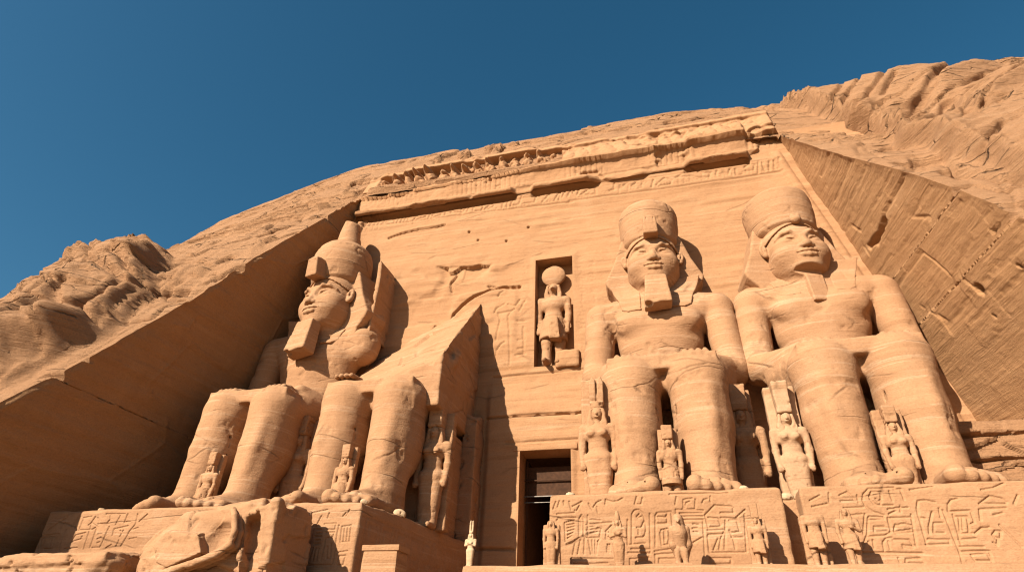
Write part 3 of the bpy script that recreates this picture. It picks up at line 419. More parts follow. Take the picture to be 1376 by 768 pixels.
def build_hill():
    # profile sampled by arc length
    yy = np.linspace(-24, 30, 6000); zz = np.interp(yy, PY, PZ)
    ker = np.hanning(161); ker /= ker.sum()
    zz = np.convolve(np.pad(zz, 80, mode='edge'), ker, 'valid'); zz[:80] = np.interp(yy[:80], PY, PZ); zz[-80:] = np.interp(yy[-80:], PY, PZ)
    arc = np.concatenate([[0], np.cumsum(np.hypot(np.diff(yy), np.diff(zz)))])
    vtop = np.interp(24.55, zz, arc); vsky = np.interp(9.0, yy, arc); vlow = np.interp(0.0, zz, arc)
    v = np.concatenate([np.arange(0, vlow, .35), np.arange(vlow, vtop, .115)])
    nlow = len(v)
    v = np.concatenate([v, np.arange(vtop, vsky, .11), np.arange(vsky, arc[-1], .7)])
    py = np.interp(v, arc, yy); pz = np.interp(v, arc, zz)
    sl = np.concatenate([np.arange(0, 12, .12), np.arange(12, 34, .22), np.arange(34, 62, .8)])
    sr = np.concatenate([np.arange(0, 16, .12), np.arange(16, 30, .35), np.arange(30, 60, 1.5)])
    tm = np.linspace(0, 1, 250)[1:-1]
    wl = w_left(pz, py); wr = w_right(pz, py)
    X = np.concatenate([-(wl[:, None] + sl[::-1][None]), -wl[:, None] + tm[None] * (wl + wr)[:, None], wr[:, None] + sr[None]], 1)
    nr, nc = X.shape; nL, nM = len(sl), len(tm)
    Y = np.broadcast_to(py[:, None], X.shape); Zb = np.broadcast_to(pz[:, None], X.shape); V = np.broadcast_to(v[:, None], X.shape)
    Z = Zb + np.interp(X, DX, DD) * sstep(12, 31, Zb)
    P = np.stack([X, Y, Z], -1).reshape(-1, 3)
    ty = np.gradient(py, v); tz = np.gradient(pz, v); N = np.stack([np.zeros_like(ty), -tz, ty], 1)
    N = np.repeat(N, nc, 0)
    x, y, vv = X.ravel(), Y.ravel(), V.ravel()
    wl_f = np.repeat(wl, nc); wr_f = np.repeat(wr, nc)
    # natural rock standing proud of the cut strip beside the recess
    wob = .9 * fbm(np.stack([x * 0, vv * .35, x * 0 + 3], 1), 3, 4)
    xbl = np.interp(y, [-24, -13.6, -12.9, -12.4, -11.7, -11.35, -10, -8.8, -7.55, -6.2, -4, -3, -1, 6], [-24, -22.0, -21.2, -20.2, -19.6, -18.9, -19.9, -21.1, -22, -23.4, -26.0, -27.6, -32, -46])
    xbl = np.minimum(xbl, -wl_f - 1.6)
    dl = xbl - x + wob * .6 - 1.2 * sstep(-11.8, -15.0, y)
    xbr = np.interp(y, [-24, -12, -8.75, -7.6, -7, -5.4, -3.7, -2.7, -1.5, 0, .2, 2.5, 4.5, 7, 12], [29, 24.2, 22.3, 21.7, 21.3, 21.2, 20.9, 20.2, 20.6, 19.7, 18.8, 18.4, 17.6, 15, 10])
    dr = x - xbr + wob * .6
    bl = sstep(-.15, 1.0 + 2.6 * sstep(-10.2, -12, y), dl) * (2.1 + .5 * sstep(0, 5, dl) - 2.9 * sstep(4, 13, dl)); br = sstep(-.1, .55, dr) * (1.8 + 1.1 * sstep(0, 7, dr)) * (1 - .8 * sstep(3, 7, y))
    inb = np.maximum(sstep(0, .8, dl), sstep(0, .8, dr) * (1 - sstep(2.5, 6, y)))
    side = np.where(x < 0, -1.0, 1.0)
    # bedding coordinates: oblique on the natural rock, down the slope on the cut strip, level over the cornice
    ob_a = (vv + side * x) * .707; ob_b = (vv - side * x) * .707
    lev = sstep(vtop - 3, vtop + 1, vv) * (1 - inb)
    a = np.where(inb > .5, ob_a, vv * (1 - lev) + x * lev); b = np.where(inb > .5, ob_b, x * (1 - lev) + vv * lev)
    warp = fbm(P * .14, 3, 9)
    big = fbm(P * .10, 3, 51)
    Q = np.stack([a, b + 1.2 * warp, 0 * a], 1)
    def plates(sa, sb, seed, tilt, step, cr):
        d1, d2, ci = worley(Q * np.array([sa, sb, 1]) + .12 * vnoise(P * .9, seed)[:, None], seed)
        return step * (ci - .5) + tilt * worley.tilt - cr * (1 - sstep(.0, .05, d2 - d1)) * sstep(-.1, .25, fbm(P * .22, 2, seed + 5))
    fine = fbm(Q * np.array([.14, 1.5, 1]), 5, 131, .62)
    rough_ = fbm(P * 1.1, 5, 91, .62)
    lmp1, lmp2, lc = worley(P * np.array([.16, .16, .22]) + .2 * warp[:, None], 121); lt = worley.tilt
    lft = .8 * big + 1.1 * (.55 - lmp1) + .9 * lt - .55 * (1 - sstep(0, .07, lmp2 - lmp1)) + plates(.16, .42, 61, .9, .55, .5) + plates(.5, 1.1, 66, .30, .16, .12) + .16 * fine + .10 * rough_
    crease = np.abs(fbm(Q * np.array([.035, .22, 1]), 3, 141))
    rgt = .8 * big + 2.0 * crease - .4 + plates(.06, .40, 62, .65, .45, .45) + plates(.16, 1.2, 67, .18, .14, .16) + .20 * fine + .08 * rough_
    qq = b / 2.5 + .55 * fbm(Q * np.array([.03, .09, 1]), 3, 151); sw = qq - np.floor(qq); ms = sstep(-.15, .3, fbm(Q * np.array([.05, .2, 1]), 2, 153))
    rgt = rgt + 1.0 * ms * np.where(sw < .78, sw / .78, (1 - sw) / .22) - .5
    rgt = rgt * (1 - .55 * sstep(0, 3, y) * (1 - sstep(24, 30, x)))
    sd = np.where(x < 0, -wl_f - x, x - wr_f)
    strip = .15 * big + plates(.075, .30, 63, .65, .34, .30) + plates(.16, .7, 68, .14, .12, .10) + .10 * fine + .06 * rough_
    near = np.where((sd > -.01) & (vv < vtop + .3), .25 + .75 * sstep(0, 1.6, sd), 1.0)
    strip = strip + .85 * lft * sstep(1.6, 3.4, sd) * (x < 0) * sstep(-4, -8, y)
    d = bl + br + inb * np.where(x < 0, lft, rgt) + (1 - inb) * strip * near
    # shaded pockets and broken ledges on the strip near its edge
    pk = fbm(P * np.array([.35, .35, .5]), 3, 101); d -= (1 - inb) * .45 * sstep(.36, .44, pk) * near
    # individual fissures
    xy = np.stack([x + .18 * fbm(P * .8, 3, 171), vv + .18 * fbm(P * .8, 3, 172)], 1)
    def fiss(lines, wd, dp):
        g = np.zeros(len(x), F)
        for pl in lines:
            q = [(a_, float(np.interp(b_, py, v))) for a_, b_ in pl]
            lo = np.min(q, 0) - 1; hi = np.max(q, 0) + 1
            m = np.nonzero((xy[:, 0] > lo[0]) & (xy[:, 0] < hi[0]) & (xy[:, 1] > lo[1]) & (xy[:, 1] < hi[1]))[0]
            for i in range(len(q) - 1):
                e = np.array(q[i + 1]) - q[i]; r = xy[m] - np.array(q[i]); t = np.clip(r @ e / (e @ e + 1e-9), 0, 1)
                dist = np.hypot(r[:, 0] - t * e[0], r[:, 1] - t * e[1]); g[m] = np.maximum(g[m], dp * (1 - sstep(wd * .35, wd, dist)))
        return g
    d = d - np.maximum(fiss(HCRACK, .20, .38), fiss(HDEEP, .42, .5))
    P = P + N * d[:, None]
    # chipped recess edge
    ed = np.zeros((nr, nc)); ed[:, nL - 1] = 1; ed[:, nL + nM] = 1
    chip = fbm(np.stack([v * .8, v * 0 + 1, v * 0], 1), 4, 111) * .16 + .30 * np.minimum(0, fbm(np.stack([v * .35, v * 0 + 5, v * 0], 1), 3, 113) + .1)
    P = P.reshape(nr, nc, 3)
    for k in range(8):
        f = (1 - k / 8.) ** 2
        P[:nlow, nL - 1 - k, 0] += chip[:nlow] * f; P[:nlow, nL + nM + k, 0] -= chip[:nlow] * f * .3
        P[:nlow, nL - 1 - k, 2] -= .10 * f; P[:nlow, nL + nM + k, 2] -= .06 * f
    mask = np.ones((nr - 1, nc - 1), bool); mask[:nlow, nL - 1:nL + nM] = False
    fcs = gridfaces(nr, nc, mask)
    vv_, ff_ = prune(P.reshape(-1, 3), fcs)
    o = link_mesh('hillside', vv_, ff_, M_HILL); tag(o, 'weathered sandstone cliff rising round the temple recess', kind='structure')
    return P[:nlow + 1, nL - 1].copy(), P[:nlow + 1, nL + nM].copy()

EDGE_L, EDGE_R = build_hill()

def build_cheek(name, edge, left, label):
    n = len(edge); nc = 150 if left else 270
    z = edge[:, 2]; xf = -w_left(z) if left else w_right(z, 0 * z)
    t = np.linspace(0, 1, nc)
    y1 = np.full(n, .6)
    Y = edge[:, 1][:, None] * (1 - t) + y1[:, None] * t
    Zg = np.broadcast_to(z[:, None], Y.shape)
    base = (-w_left(Zg, Y) if left else w_right(Zg, Y))
    X = base + (edge[:, 0] - base[:, 0])[:, None] * np.maximum(0, 1 - (Y - edge[:, 1][:, None]) / 1.0) ** 2
    P = np.stack([X, Y, Zg], -1).reshape(-1, 3)
    fade = sstep(0, .35, (Y - edge[:, 1][:, None])).ravel()
    y, zz = P[:, 1], P[:, 2]
    d = .07 * fbm(P * .3, 4, 7) + .035 * fbm(P * np.array([1, .25, 3.0]), 4, 8) + .02 * fbm(P * 2.5, 3, 12)
    if left:
        d += .22 * fbm(P * np.array([.2, .15, .4]), 3, 15) + .12 * fbm(P * np.array([.5, .12, 2.2]) + .2 * vnoise(P * .3, 4)[:, None], 5, 16, .6)
        dd1, dd2, ci = worley(P * np.array([.2, .16, .35]), 17); d -= .05 * (1 - sstep(0, .04, dd2 - dd1)); d += .03 * (ci - .5)
    g = np.zeros(len(P))
    if not left:
        def seg(pl, wd, dp):
            for i in range(len(pl) - 1):
                (ay, az), (by, bz) = pl[i], pl[i + 1]; ey, ez = by - ay, bz - az
                tt = np.clip(((y - ay) * ey + (zz - az) * ez) / (ey * ey + ez * ez), 0, 1)
                dist = np.hypot(y - ay - tt * ey, zz - az - tt * ez) + .04 * vnoise(P * 3, 3)
                np.maximum(g, dp * (1 - sstep(wd * .4, wd, dist)), out=g)
        for i, pl in enumerate(JOINTS): seg(pl, .12 if i in (0, 1) else .10, .09 if i in (0, 1) else .05)
        seg(HOLES[0], .19, .45); seg(HOLES[5], .08, .15)
        for (hy, hz_), r in ((HOLES[1][0], .24), (HOLES[2][0], .11), (HOLES[3][0], .10), (HOLES[4][0], .10)):
            dist = np.hypot(y - hy, zz - hz_) + .05 * vnoise(P * 2.5, 6); np.maximum(g, 1.0 * r / .3 * (1 - sstep(r * .7, r, dist)), out=g)
        # shallow chiselled blocks
        bz = np.floor(zz / 1.35 + .12 * np.floor(y / 2.2)); by = np.floor(y / 2.2 + .5 * bz)
        d += .022 * (_h(bz.astype(np.int64), by.astype(np.int64), by.astype(np.int64) * 0, 5) - .5) * 2
    P[:, 0] += fade * (d + g) * (1 if not left else -1)
    f = gridfaces(n, nc, flip=not left)
    o = link_mesh(name, P, f, M_SIDE); tag(o, label, kind='structure'); return o

build_cheek('cliff_side_wall', EDGE_L, True, 'shaded rock cut side wall left of the colossi')
build_cheek('cliff_side_wall', EDGE_R, False, 'chiselled rock cut side wall right of the colossi')

# ground, terrace, rock ledge
def sheet(name, x0, x1, y0, y1, z, nx, ny, amp, mat, kind='structure', seed=1):
    xs = np.linspace(x0, x1, nx); ys = np.linspace(y0, y1, ny); X, Y = np.meshgrid(xs, ys)
    P = np.stack([X, Y, X * 0 + z], -1).reshape(-1, 3); P[:, 2] += amp * fbm(P * .15, 4, seed)
    o = link_mesh(name, P, gridfaces(ny, nx), mat); tag(o, kind=kind); return o
sheet('ground', -900, 900, -900, 300, -7.35, 120, 80, .2, M_SAND)

def block(x0, x1, y0, y1, z0, z1, res, r=.1, relief=None, fres=None, amp=.05, sc=.7, seed=3, chip=0.0, faces='FLRTB', side_relief=None, bed=.02):
    """rough cut stone block: gridded faces with rounded, chipped edges; relief(xa, za) -> depth pushed in on the front"""
    lo = np.array([x0, y0, z0]); hi = np.array([x1, y1, z1]); V = []; Fq = []; n0 = 0
    spec = dict(F=(0, 2, 1, y0), B=(2, 0, 1, y1), L=(2, 1, 0, x0), R=(1, 2, 0, x1), T=(0, 1, 2, z1), D=(1, 0, 2, z0))
    for c in faces:
        ia, ib, ic, val = spec[c]; rs = fres if (c == 'F' and fres) else res
        A = np.linspace(lo[ia], hi[ia], max(3, int((hi[ia] - lo[ia]) / rs))); B = np.linspace(lo[ib], hi[ib], max(3, int((hi[ib] - lo[ib]) / rs)))
        GA, GB = np.meshgrid(A, B); P = np.zeros(GA.shape + (3,)); P[..., ia] = GA; P[..., ib] = GB; P[..., ic] = val
        P = P.reshape(-1, 3)
        rr = r * (1 + chip * 3 * np.maximum(0, fbm(P * .9, 3, seed + 7)))[:, None]
        inn = np.minimum(np.maximum(P, lo + rr), hi - rr); dv = P - inn; ln = np.maximum(np.linalg.norm(dv, axis=1, keepdims=True), 1e-9)
        nrm = dv / ln; P2 = inn + nrm * rr
        dd = amp * fbm(P * sc, 4, seed) + bed * fbm(P * np.array([.15, .15, 2.6]), 3, seed + 3)
        P2 = P2 + nrm * dd[:, None]
        if c == 'F' and relief is not None:
            H = relief(A, B).ravel(); P2[:, 1] += H
        if c == 'R' and side_relief is not None:
            H = side_relief(A, B).ravel(); P2[:, 0] -= H
        V.append(P2); Fq.append(gridfaces(len(B), len(A)) + n0); n0 += len(P2)
    return np.concatenate(V), np.concatenate(Fq)

v, f = block(-.3, 22, -11.25, 2, -7.4, -2.56, .12, r=.08, amp=.05, seed=8, faces='FLT')
o = link_mesh('terrace', v, f, M_STAT); tag(o, 'low sandstone terrace edge below the pedestals', kind='structure')
v, f = block(-22, -.3, -11.2, 2, -7.4, -2.95, .25, r=.1, amp=.08, seed=9, faces='FRT')
o = link_mesh('terrace_floor', v, f, M_STAT); tag(o, kind='structure')
v, f = block(9.55, 10.4, -8.35, 1, -3, -.12, .08, r=.1, amp=.09, seed=19, faces='FT', chip=.6)
o = link_mesh('terrace_wall', v, f, M_STAT); tag(o, 'recessed rock face between the two right pedestals', kind='structure')
# layered ledge at the foot of the right side wall
def ledge():
    xs = np.linspace(16.0, 25, 150); t = np.linspace(0, 1, 120); X, T = np.meshgrid(xs, t)
    z = -2.8 + T * 6.7; P = np.stack([X, -5.0 + .35 * z, z], -1).reshape(-1, 3)
    zz = P[:, 2] + .25 * fbm(P * .35, 3, 4)
    lay = np.floor(zz / 1.05); fr = zz / 1.05 - lay
    P[:, 1] += .55 * (_h(lay.astype(np.int64), lay.astype(np.int64) * 0, lay.astype(np.int64) * 0, 8) - .5) + .30 * fbm(P * np.array([.5, .5, 1.4]), 5, 3) + .55 * (1 - sstep(.0, .14, np.minimum(fr, 1 - fr)))
    d1, d2, ci = worley(P * np.array([.5, .5, .9]), 15); P[:, 1] -= .35 * (ci - .5) + .5 * worley.tilt
    top = P[-150:].copy(); rows = [P]
    for k in range(1, 24):
        q = top.copy(); q[:, 1] += k * .22; q[:, 2] += .02 * k + .16 * fbm(q * 1.1, 4, 5) * min(1, k / 3); rows.append(q)
    return np.concatenate(rows), gridfaces(120 + 23, 150)
v, f = ledge(); o = link_mesh('rock_ledge', v, f, M_HILL); tag(o, 'layered rock ledge at the foot of the right side wall', kind='structure')

# ------------------------------------------------------------------ facade
T_F = thing('temple_facade', 'tall carved sandstone rock temple facade behind the colossi', 'temple facade')
NX0, NX1, NZ0, NZ1 = -.85, 1.52, 9.55, 17.05
DX0, DX1, DZ1 = -1.47, 1.25, 4.63

def build_facade():
    h = .06
    xa = np.arange(-21.6, 21.8, h); za = np.arange(-3.2, 24.9, h)
    def snap(arr, val): i = int(np.argmin(abs(arr - val))); arr[i] = val; return i
    ix = [snap(xa, q) for q in (NX0, NX1)]; dx = [snap(xa, q) for q in (DX0, DX1)]; iz = [snap(za, q) for q in (NZ0, NZ1)]; dz = snap(za, DZ1)
    X, Zg = np.meshgrid(xa, za); x, z = X.ravel(), Zg.ravel()
    P = np.stack([x, x * 0, z], 1)
    p = .16 * fbm(P * np.array([.16, 1, .3]), 4, 201) + .05 * fbm(P * np.array([.25, 1, 2.6]), 4, 202) + .03 * fbm(P * 1.6, 4, 203)
    # frieze and incised figures
    H = grooves(xa, za, FRIEZE, .085, .075); H = grooves(xa, za, RELIEF, .075, .07, H)
    H = grooves(xa, za, [[(-13.6, 22.45), (14.2, 22.62)]], .06, .05, H)
    # extra small signs filling the frieze band
    rng = random.Random(4); ex = []
    for k in range(70):
        cx = -13.6 + k * .41 + rng.uniform(-.1, .1); z0 = 21.72; hgt = rng.uniform(.3, .65); ty = rng.randrange(4)
        if ty == 0: ex.append([(cx, z0), (cx + .03, z0 + hgt)])
        elif ty == 1: ex.append([(cx - .12, z0 + .1), (cx + .12, z0 + .12), (cx + .1, z0 + .3), (cx - .1, z0 + .28), (cx - .12, z0 + .1)])
        elif ty == 2: ex.append([(cx - .14, z0 + hgt), (cx, z0 + hgt - .12), (cx + .14, z0 + hgt)])
        else: ex.append([(cx - .1, z0), (cx, z0 + hgt), (cx + .12, z0 + .05)])
    H = grooves(xa, za, ex, .055, .035, H)
    # faint column of signs right of the niche and left of it
    ex = []
    for k in range(26):
        for cx in (-1.62, 2.05, 2.75):
            zc = 10.2 + k * .27
            if rng.random() < .7: ex.append([(cx - rng.uniform(.05, .2), zc), (cx + rng.uniform(.05, .2), zc + rng.uniform(-.08, .08))])
            if rng.random() < .4: ex.append([(cx + rng.uniform(-.1, .1), zc), (cx + rng.uniform(-.1, .1), zc + .2)])
    H = grooves(xa, za, ex, .05, .025, H)
    C1 = grooves(xa, za, CRACKS[:1], .15, .40); C2 = grooves(xa, za, CRACKS[1:], .12, .16)
    H = np.maximum(H, np.maximum(C1, C2)).ravel(); p = p - H
    # sheet of rock split off below the big crack
    cx_, cz_ = np.array(CRACKS[0]).T
    below = np.interp(x, cx_, cz_) - z
    m = sstep(.05, .25, below) * (1 - sstep(3.0, 5.5, below)) * sstep(-9, -6.4, x) * (1 - sstep(-2.2, -1.8, x)); p += .09 * m
    # broken patch
    u = (x + 7.8) / 4.2; nz = .35 * fbm(P * np.array([.9, 1, .9]), 4, 231)
    pd1, pd2, pc = worley(P * np.array([.62, 1, .30]) + np.array([.3, 0, .4]), 233)
    top = 17.55 - .25 * u + nz; bt = 16.1 + .3 * u + nz * 1.2
    msk = sstep(0, .30, u + .4 * nz) * (1 - sstep(.70, 1, u + .4 * nz)) * sstep(bt - .35, bt + .35, z) * (1 - sstep(top - .10, top, z))
    p -= msk * (.06 + .34 * np.clip((z - bt) / 1.5, 0, 1) + .16 * (pc - .5) + .45 * worley.tilt)
    p -= .12 * sstep(.1, .4, fbm(P * np.array([.4, 1, .5]), 3, 207)) * (1 - sstep(3, 5, np.abs(x + 6))) * (1 - sstep(17, 18, z)) * sstep(12.5, 13.5, z)
    tor = np.interp(x, [-15, -14.6, -2.6, -2.3, -1.3, -1.0, 3, 3.6, 4.5, 6.4, 6.8, 9, 9.4, 13, 13.1, 16], [0, 1, 1, 0, 0, 1, 1, .3, .4, .5, .0, .1, 1, 1, 0, 0])
    p -= .38 * tor * sstep(22.50, 22.56, z) * (1 - sstep(22.95, 23.1, z))
    # horizontal joints by the door, and the eroded courses there
    for jz, x0, x1, dp in ((6.55, -3.4, 2.2, .22), (5.05, -2.2, 1.6, .10), (-.2, -3.6, -1.5, .25), (9.15, -3.2, 2.4, .12)):
        jj = jz + .10 * fbm(np.stack([x * .8, x * 0, x * 0], 1), 3, int(jz * 10) + 60)
        p -= dp * (1 - sstep(.02, .09, np.abs(z - jj))) * sstep(x0 - .2, x0, x) * (1 - sstep(x1, x1 + .2, x))
    # step of rock under the niche
    p += .35 * sstep(-3.6, -3.2, x) * (1 - sstep(2.2, 2.5, x)) * (1 - sstep(6.6, 9.3, z)) * .8
    # torus rolls running down both edges
    for sgn, wv in ((-1, w_left(z)), (1, w_right(z, z * 0))):
        q = np.abs(sgn * x - (wv - .75)); p += np.sqrt(np.maximum(0, .3 ** 2 - q ** 2)) * (1 - sstep(22.9, 23.3, z)) * (.8 if sgn < 0 else .55) * sstep(-.5, .2, fbm(np.stack([z * .3, z * 0, z * 0], 1), 2, 77) + .35)
    dots = [(-2.9, 19.0), (-4.9, 19.4), (-1.4, 19.9), (-5.6, 20.2)]
    for a, b in dots: p -= .25 * (1 - sstep(.05, .11, np.hypot(x - a, z - b)))
    def near(x0, x1, z0, z1): return np.maximum(np.maximum(x0 - x, x - x1), np.maximum(z0 - z, z - z1))
    e = sstep(.05, .45, near(NX0, NX1, NZ0, NZ1)); p = p * e + .06 * (1 - e)
    e = sstep(.05, .35, near(DX0, DX1, -9, DZ1)); p = p * e + .30 * (1 - e)
    P[:, 1] = -p
    mask = np.ones((len(za) - 1, len(xa) - 1), bool)
    mask[iz[0]:iz[1], ix[0]:ix[1]] = False; mask[:dz, dx[0]:dx[1]] = False
    vv, ff = prune(P, gridfaces(len(za), len(xa), mask))
    link_mesh('wall', vv, ff, M_WALL, T_F)
build_facade()

def build_cornice():
    h = .055
    xa = np.arange(-15.4, 15.9, h); za = np.arange(22.90, 28.4, h)
    X, Zg = np.meshgrid(xa, za); x, z = X.ravel(), Zg.ravel(); P = np.stack([x, x * 0, z], 1)
    yb = np.where(z > 24.6, np.interp(z, PZ, PY), 0) * np.interp(x, [-14, -13, .5, 2, 13], [1, .5, .5, .8, .8])
    n1 = fbm(P * np.array([.5, 1, .6]), 4, 301); n2 = fbm(P * 1.7, 4, 302)
    tor = np.interp(x, [-15, -14.6, -2.6, -2.3, -1.3, -1.0, 3, 3.6, 4.5, 6.4, 6.8, 9, 9.4, 13, 13.1, 16], [0, 1, 1, 0, 0, 1, 1, .15, .2, .25, .0, .1, 1, 1, 0, 0])
    q = z - 23.12
    roll = np.where(np.abs(q) < .23, np.sqrt(np.maximum(0, .23 ** 2 - q ** 2)) + .20, 0) * tor
    t = np.clip((z - 23.5) / 1.3, 0, 1)
    lipn = np.interp(x, [-15, -12, -3, -1.5, -1.2, 3, 6.8, 7.4, 13, 13.15, 16], [.08, .12, .16, .22, .32, .34, .20, .40, .44, .0, .0])
    cav = (.10 + t ** 1.8 * lipn) * sstep(23.3, 23.5, z)
    lip_z = 24.82 + .14 * fbm(np.stack([x * .6, x * 0, x * 0], 1), 3, 305) - np.interp(x, [-15, -2, 0, 16], [.15, .2, 0, 0])
    cav = cav * (1 - sstep(lip_z - .02, lip_z + .08, z)) + sstep(lip_z, lip_z + .1, z) * .10
    flute = (np.abs(((x / .36) % 1) - .5) < .17) * .045 * sstep(23.45, 23.6, z) * (1 - sstep(24.55, 24.7, z))
    er = fbm(P * np.array([.35, 1, .8]), 4, 311); flute = flute * sstep(-.2, .2, er); cav = cav - .22 * sstep(.18, .34, er)
    # eroded row of squatting baboons
    bx = x + .30 * n1 + .25 * (z - 25.8); cell = np.floor(bx / .95); fx = (bx / .95 - cell - .5) * .95
    rh = _h(cell.astype(np.int64), cell.astype(np.int64) * 0, cell.astype(np.int64) * 0, 9)
    zc = 25.85 + .2 * (rh - .5); row = np.interp(x, [-13.6, -13.2, .6, 1.2, 6.5, 7, 14, 14.6], [0, 1.25, 1.25, .2, .08, .22, .2, 0])
    body = np.sqrt(np.maximum(0, 1 - (fx / .46) ** 2 - ((z - zc + .1) / .80) ** 2)) * .60 + np.sqrt(np.maximum(0, 1 - (fx / .32) ** 2 - ((z - zc - .75) / .36) ** 2)) * .60
    slot = sstep(24.98, 25.08, z) * (1 - sstep(27.0, 27.2, z))
    bab = slot * row * (body * (.8 + .7 * rh) - .50) + slot * row * .35 * n2
    up_ = sstep(.5, 2.0, x) * sstep(24.85, 24.95, z); top = sstep(27.0, 27.2, z) * .15 + up_ * (lipn * .45 * (1 - sstep(25.0, 27.4, z)) + .04 * n2)
    fade = sstep(-14.75, -14.6, x + .1 * n1) * (1 - sstep(14.9, 15.4, x + .12 * n1)) * (1 - sstep(27.4, 28.3, z))
    p = roll + cav - flute + bab + top + .12 * n1 + .06 * n2 + .16
    p = np.where(z < 22.95, np.minimum(p, .10 + roll), p)
    P[:, 1] = yb - (p * fade - .6 * (1 - fade))
    link_mesh('cornice', P, gridfaces(len(za), len(xa)), M_WALL, T_F)
build_cornice()

def inner_box(x0, x1, y1, z0, z1, h, amp, mat, name, seed, back=True, y0=-.06):
    V = []; Q = []; n0 = 0
    def add(A, B, f, flip):
        nonlocal n0
        GA, GB = np.meshgrid(A, B); P = f(GA, GB).reshape(-1, 3); V.append(P); Q.append(gridfaces(len(B), len(A), flip=flip) + n0); n0 += len(P)
    ya = np.arange(y0, y1 + h * .5, h); xa = np.linspace(x0, x1, max(3, int((x1 - x0) / h))); za = np.linspace(z0, z1, max(3, int((z1 - z0) / h)))
    ya[-1] = y1
    add(ya, za, lambda a, b: np.stack([a * 0 + x0, a, b], -1), True and False)
    add(ya, za, lambda a, b: np.stack([a * 0 + x1, a, b], -1), True)
    add(xa, ya, lambda a, b: np.stack([a, b, a * 0 + z1], -1), True)
    add(xa, ya, lambda a, b: np.stack([a, b, a * 0 + z0], -1), False)
    if back: add(xa, za, lambda a, b: np.stack([a, a * 0 + y1, b], -1), False)
    v = np.concatenate(V); v += (amp * np.stack([fbm(v * .9, 3, seed), fbm(v * .9, 3, seed + 1), fbm(v * .9, 3, seed + 2)], 1)) * sstep(y0, y0 + .3, v[:, 1])[:, None]
    return link_mesh(name, v, np.concatenate(Q), mat, T_F)
inner_box(NX0, NX1, .95, NZ0, NZ1, .08, .05, M_WALL, 'niche', 11)
inner_box(DX0, DX1, 1.1, -3.2, DZ1, .09, .04, M_WALL, 'doorway', 12, back=False, y0=-.30)
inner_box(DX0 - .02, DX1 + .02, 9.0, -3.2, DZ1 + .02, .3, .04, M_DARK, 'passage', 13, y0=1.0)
v, f = block(-1.85, 1.6, -.335, .3, 4.62, 4.98, .07, r=.07, amp=.05, seed=77, faces='FLRTBD')
link_mesh('lintel', v, f, M_WALL, T_F)
v, f = block(.45, NX1 + .3, -.30, .9, 9.3, 10.35, .06, r=.16, amp=.20, seed=31, faces='FLRTBD'); link_mesh('niche_ledge', v, f, M_WALL, T_F)

# timber and metal barrier inside the door
T_D = thing('door_barrier', 'dark timber panel and metal rails closing the temple doorway', 'door', (0, 1.0, -2.9))
def bar(name, c, b, mat, parent, r=.02, rot=None, h=None):
    h = h or max(.012, min(b) * .45); V = Vol([c[i] - b[i] * 1.3 - .06 for i in range(3)], [c[i] + b[i] * 1.3 + .06 for i in range(3)], h)
    V.add(box(c, b, min(r, min(b) * .9), rot)); v, f = V.mesh(); return link_mesh(name, v, f, mat, parent)
def slab(name, x0, x1, y0, y1, z0, z1, mat, parent, off=(0, 0, 0)):
    v, f = block(x0, x1, y0, y1, z0, z1, .25, r=.012, amp=.004, faces='FLRTBD'); return link_mesh(name, v - np.array(off), f, mat, parent)
O = (0, 1.0, -2.9)
slab('upper_panel', DX0 + .05, DX1 - .05, .9, .98, 2.55, 4.1, M_WOOD, T_D, O)
for zc in (3.32, 2.5): slab('rail', DX0 + .02, DX1 - .02, .74, .82, zc, zc + .07, M_WOOD if zc > 3 else M_STEEL, T_D, O)
slab('rail', DX0 + .02, DX1 - .02, .74, .82, 2.2, 2.26, M_STEEL, T_D, O)
for xc in (DX0 + .1, DX1 - .18): slab('post', xc, xc + .1, .84, .94, -2.9, 4.4, M_WOOD, T_D, O)
# ------------------------------------------------------------------ pedestals
def pedestal(label, x0, x1, gly, seed, z1=0.0, y0=-9.4, chip=.5, side=False, loc=None):
    def rel(A, B):
        H = grooves(A, B, gly, .042, .042)
        return H
    sr = None
    if side:
        rng = random.Random(7); L = []
        for k in range(9):
            yc = -9.0 + k * 1.0; L += [[(yc, -2.6), (yc, -.5)], [(yc + .2, -.7), (yc + .8, -.7), (yc + .8, -1.5), (yc + .2, -1.5), (yc + .2, -.7)]]
            for q in range(4): L.append([(yc + rng.uniform(.2, .5), -1.7 - q * .2), (yc + rng.uniform(.5, .8), -1.7 - q * .2)])
        L.append([(-9.2, -.5), (0, -.5)])
        sr = lambda A, B: grooves(A, B, L, .06, .05)
    c = ((x0 + x1) / 2, (y0) / 2, -2.7)
    v, f = block(x0, x1, y0, .2, -3.0, z1, .07, r=.10, relief=rel, fres=.020, amp=.07, sc=.8, seed=seed, chip=chip, side_relief=sr, faces='FLRT')
    if side: v[:, 0] += .155 * (v[:, 1] + 9.4) * sstep(x1 - 1.0, x1 - .1, v[:, 0])
    v -= np.array(c)
    o = link_mesh('statue_pedestal', v, f, M_STAT, None, loc=c)
    return tag(o, label, 'pedestal', 'carved pedestals under the colossi')

pedestal('long inscribed sandstone pedestal at far left, partly hidden by the fallen block', -20.35, -11.25, GLY_A, 21, z1=-.02)
pedestal('inscribed sandstone pedestal with a dark side, right of the fallen block', -11.05, -5.15, GLY_B, 22, side=True)
pedestal('inscribed sandstone pedestal with cartouches, just right of the dark doorway', 2.1, 9.72, GLY_C, 23, chip=.8)
pedestal('inscribed sandstone pedestal at the right end with a chipped corner', 10.22, 19.6, GLY_D, 24, chip=.8)

# ------------------------------------------------------------------ colossi
HC = np.array([0.0, -1.75, 14.15])          # head centre

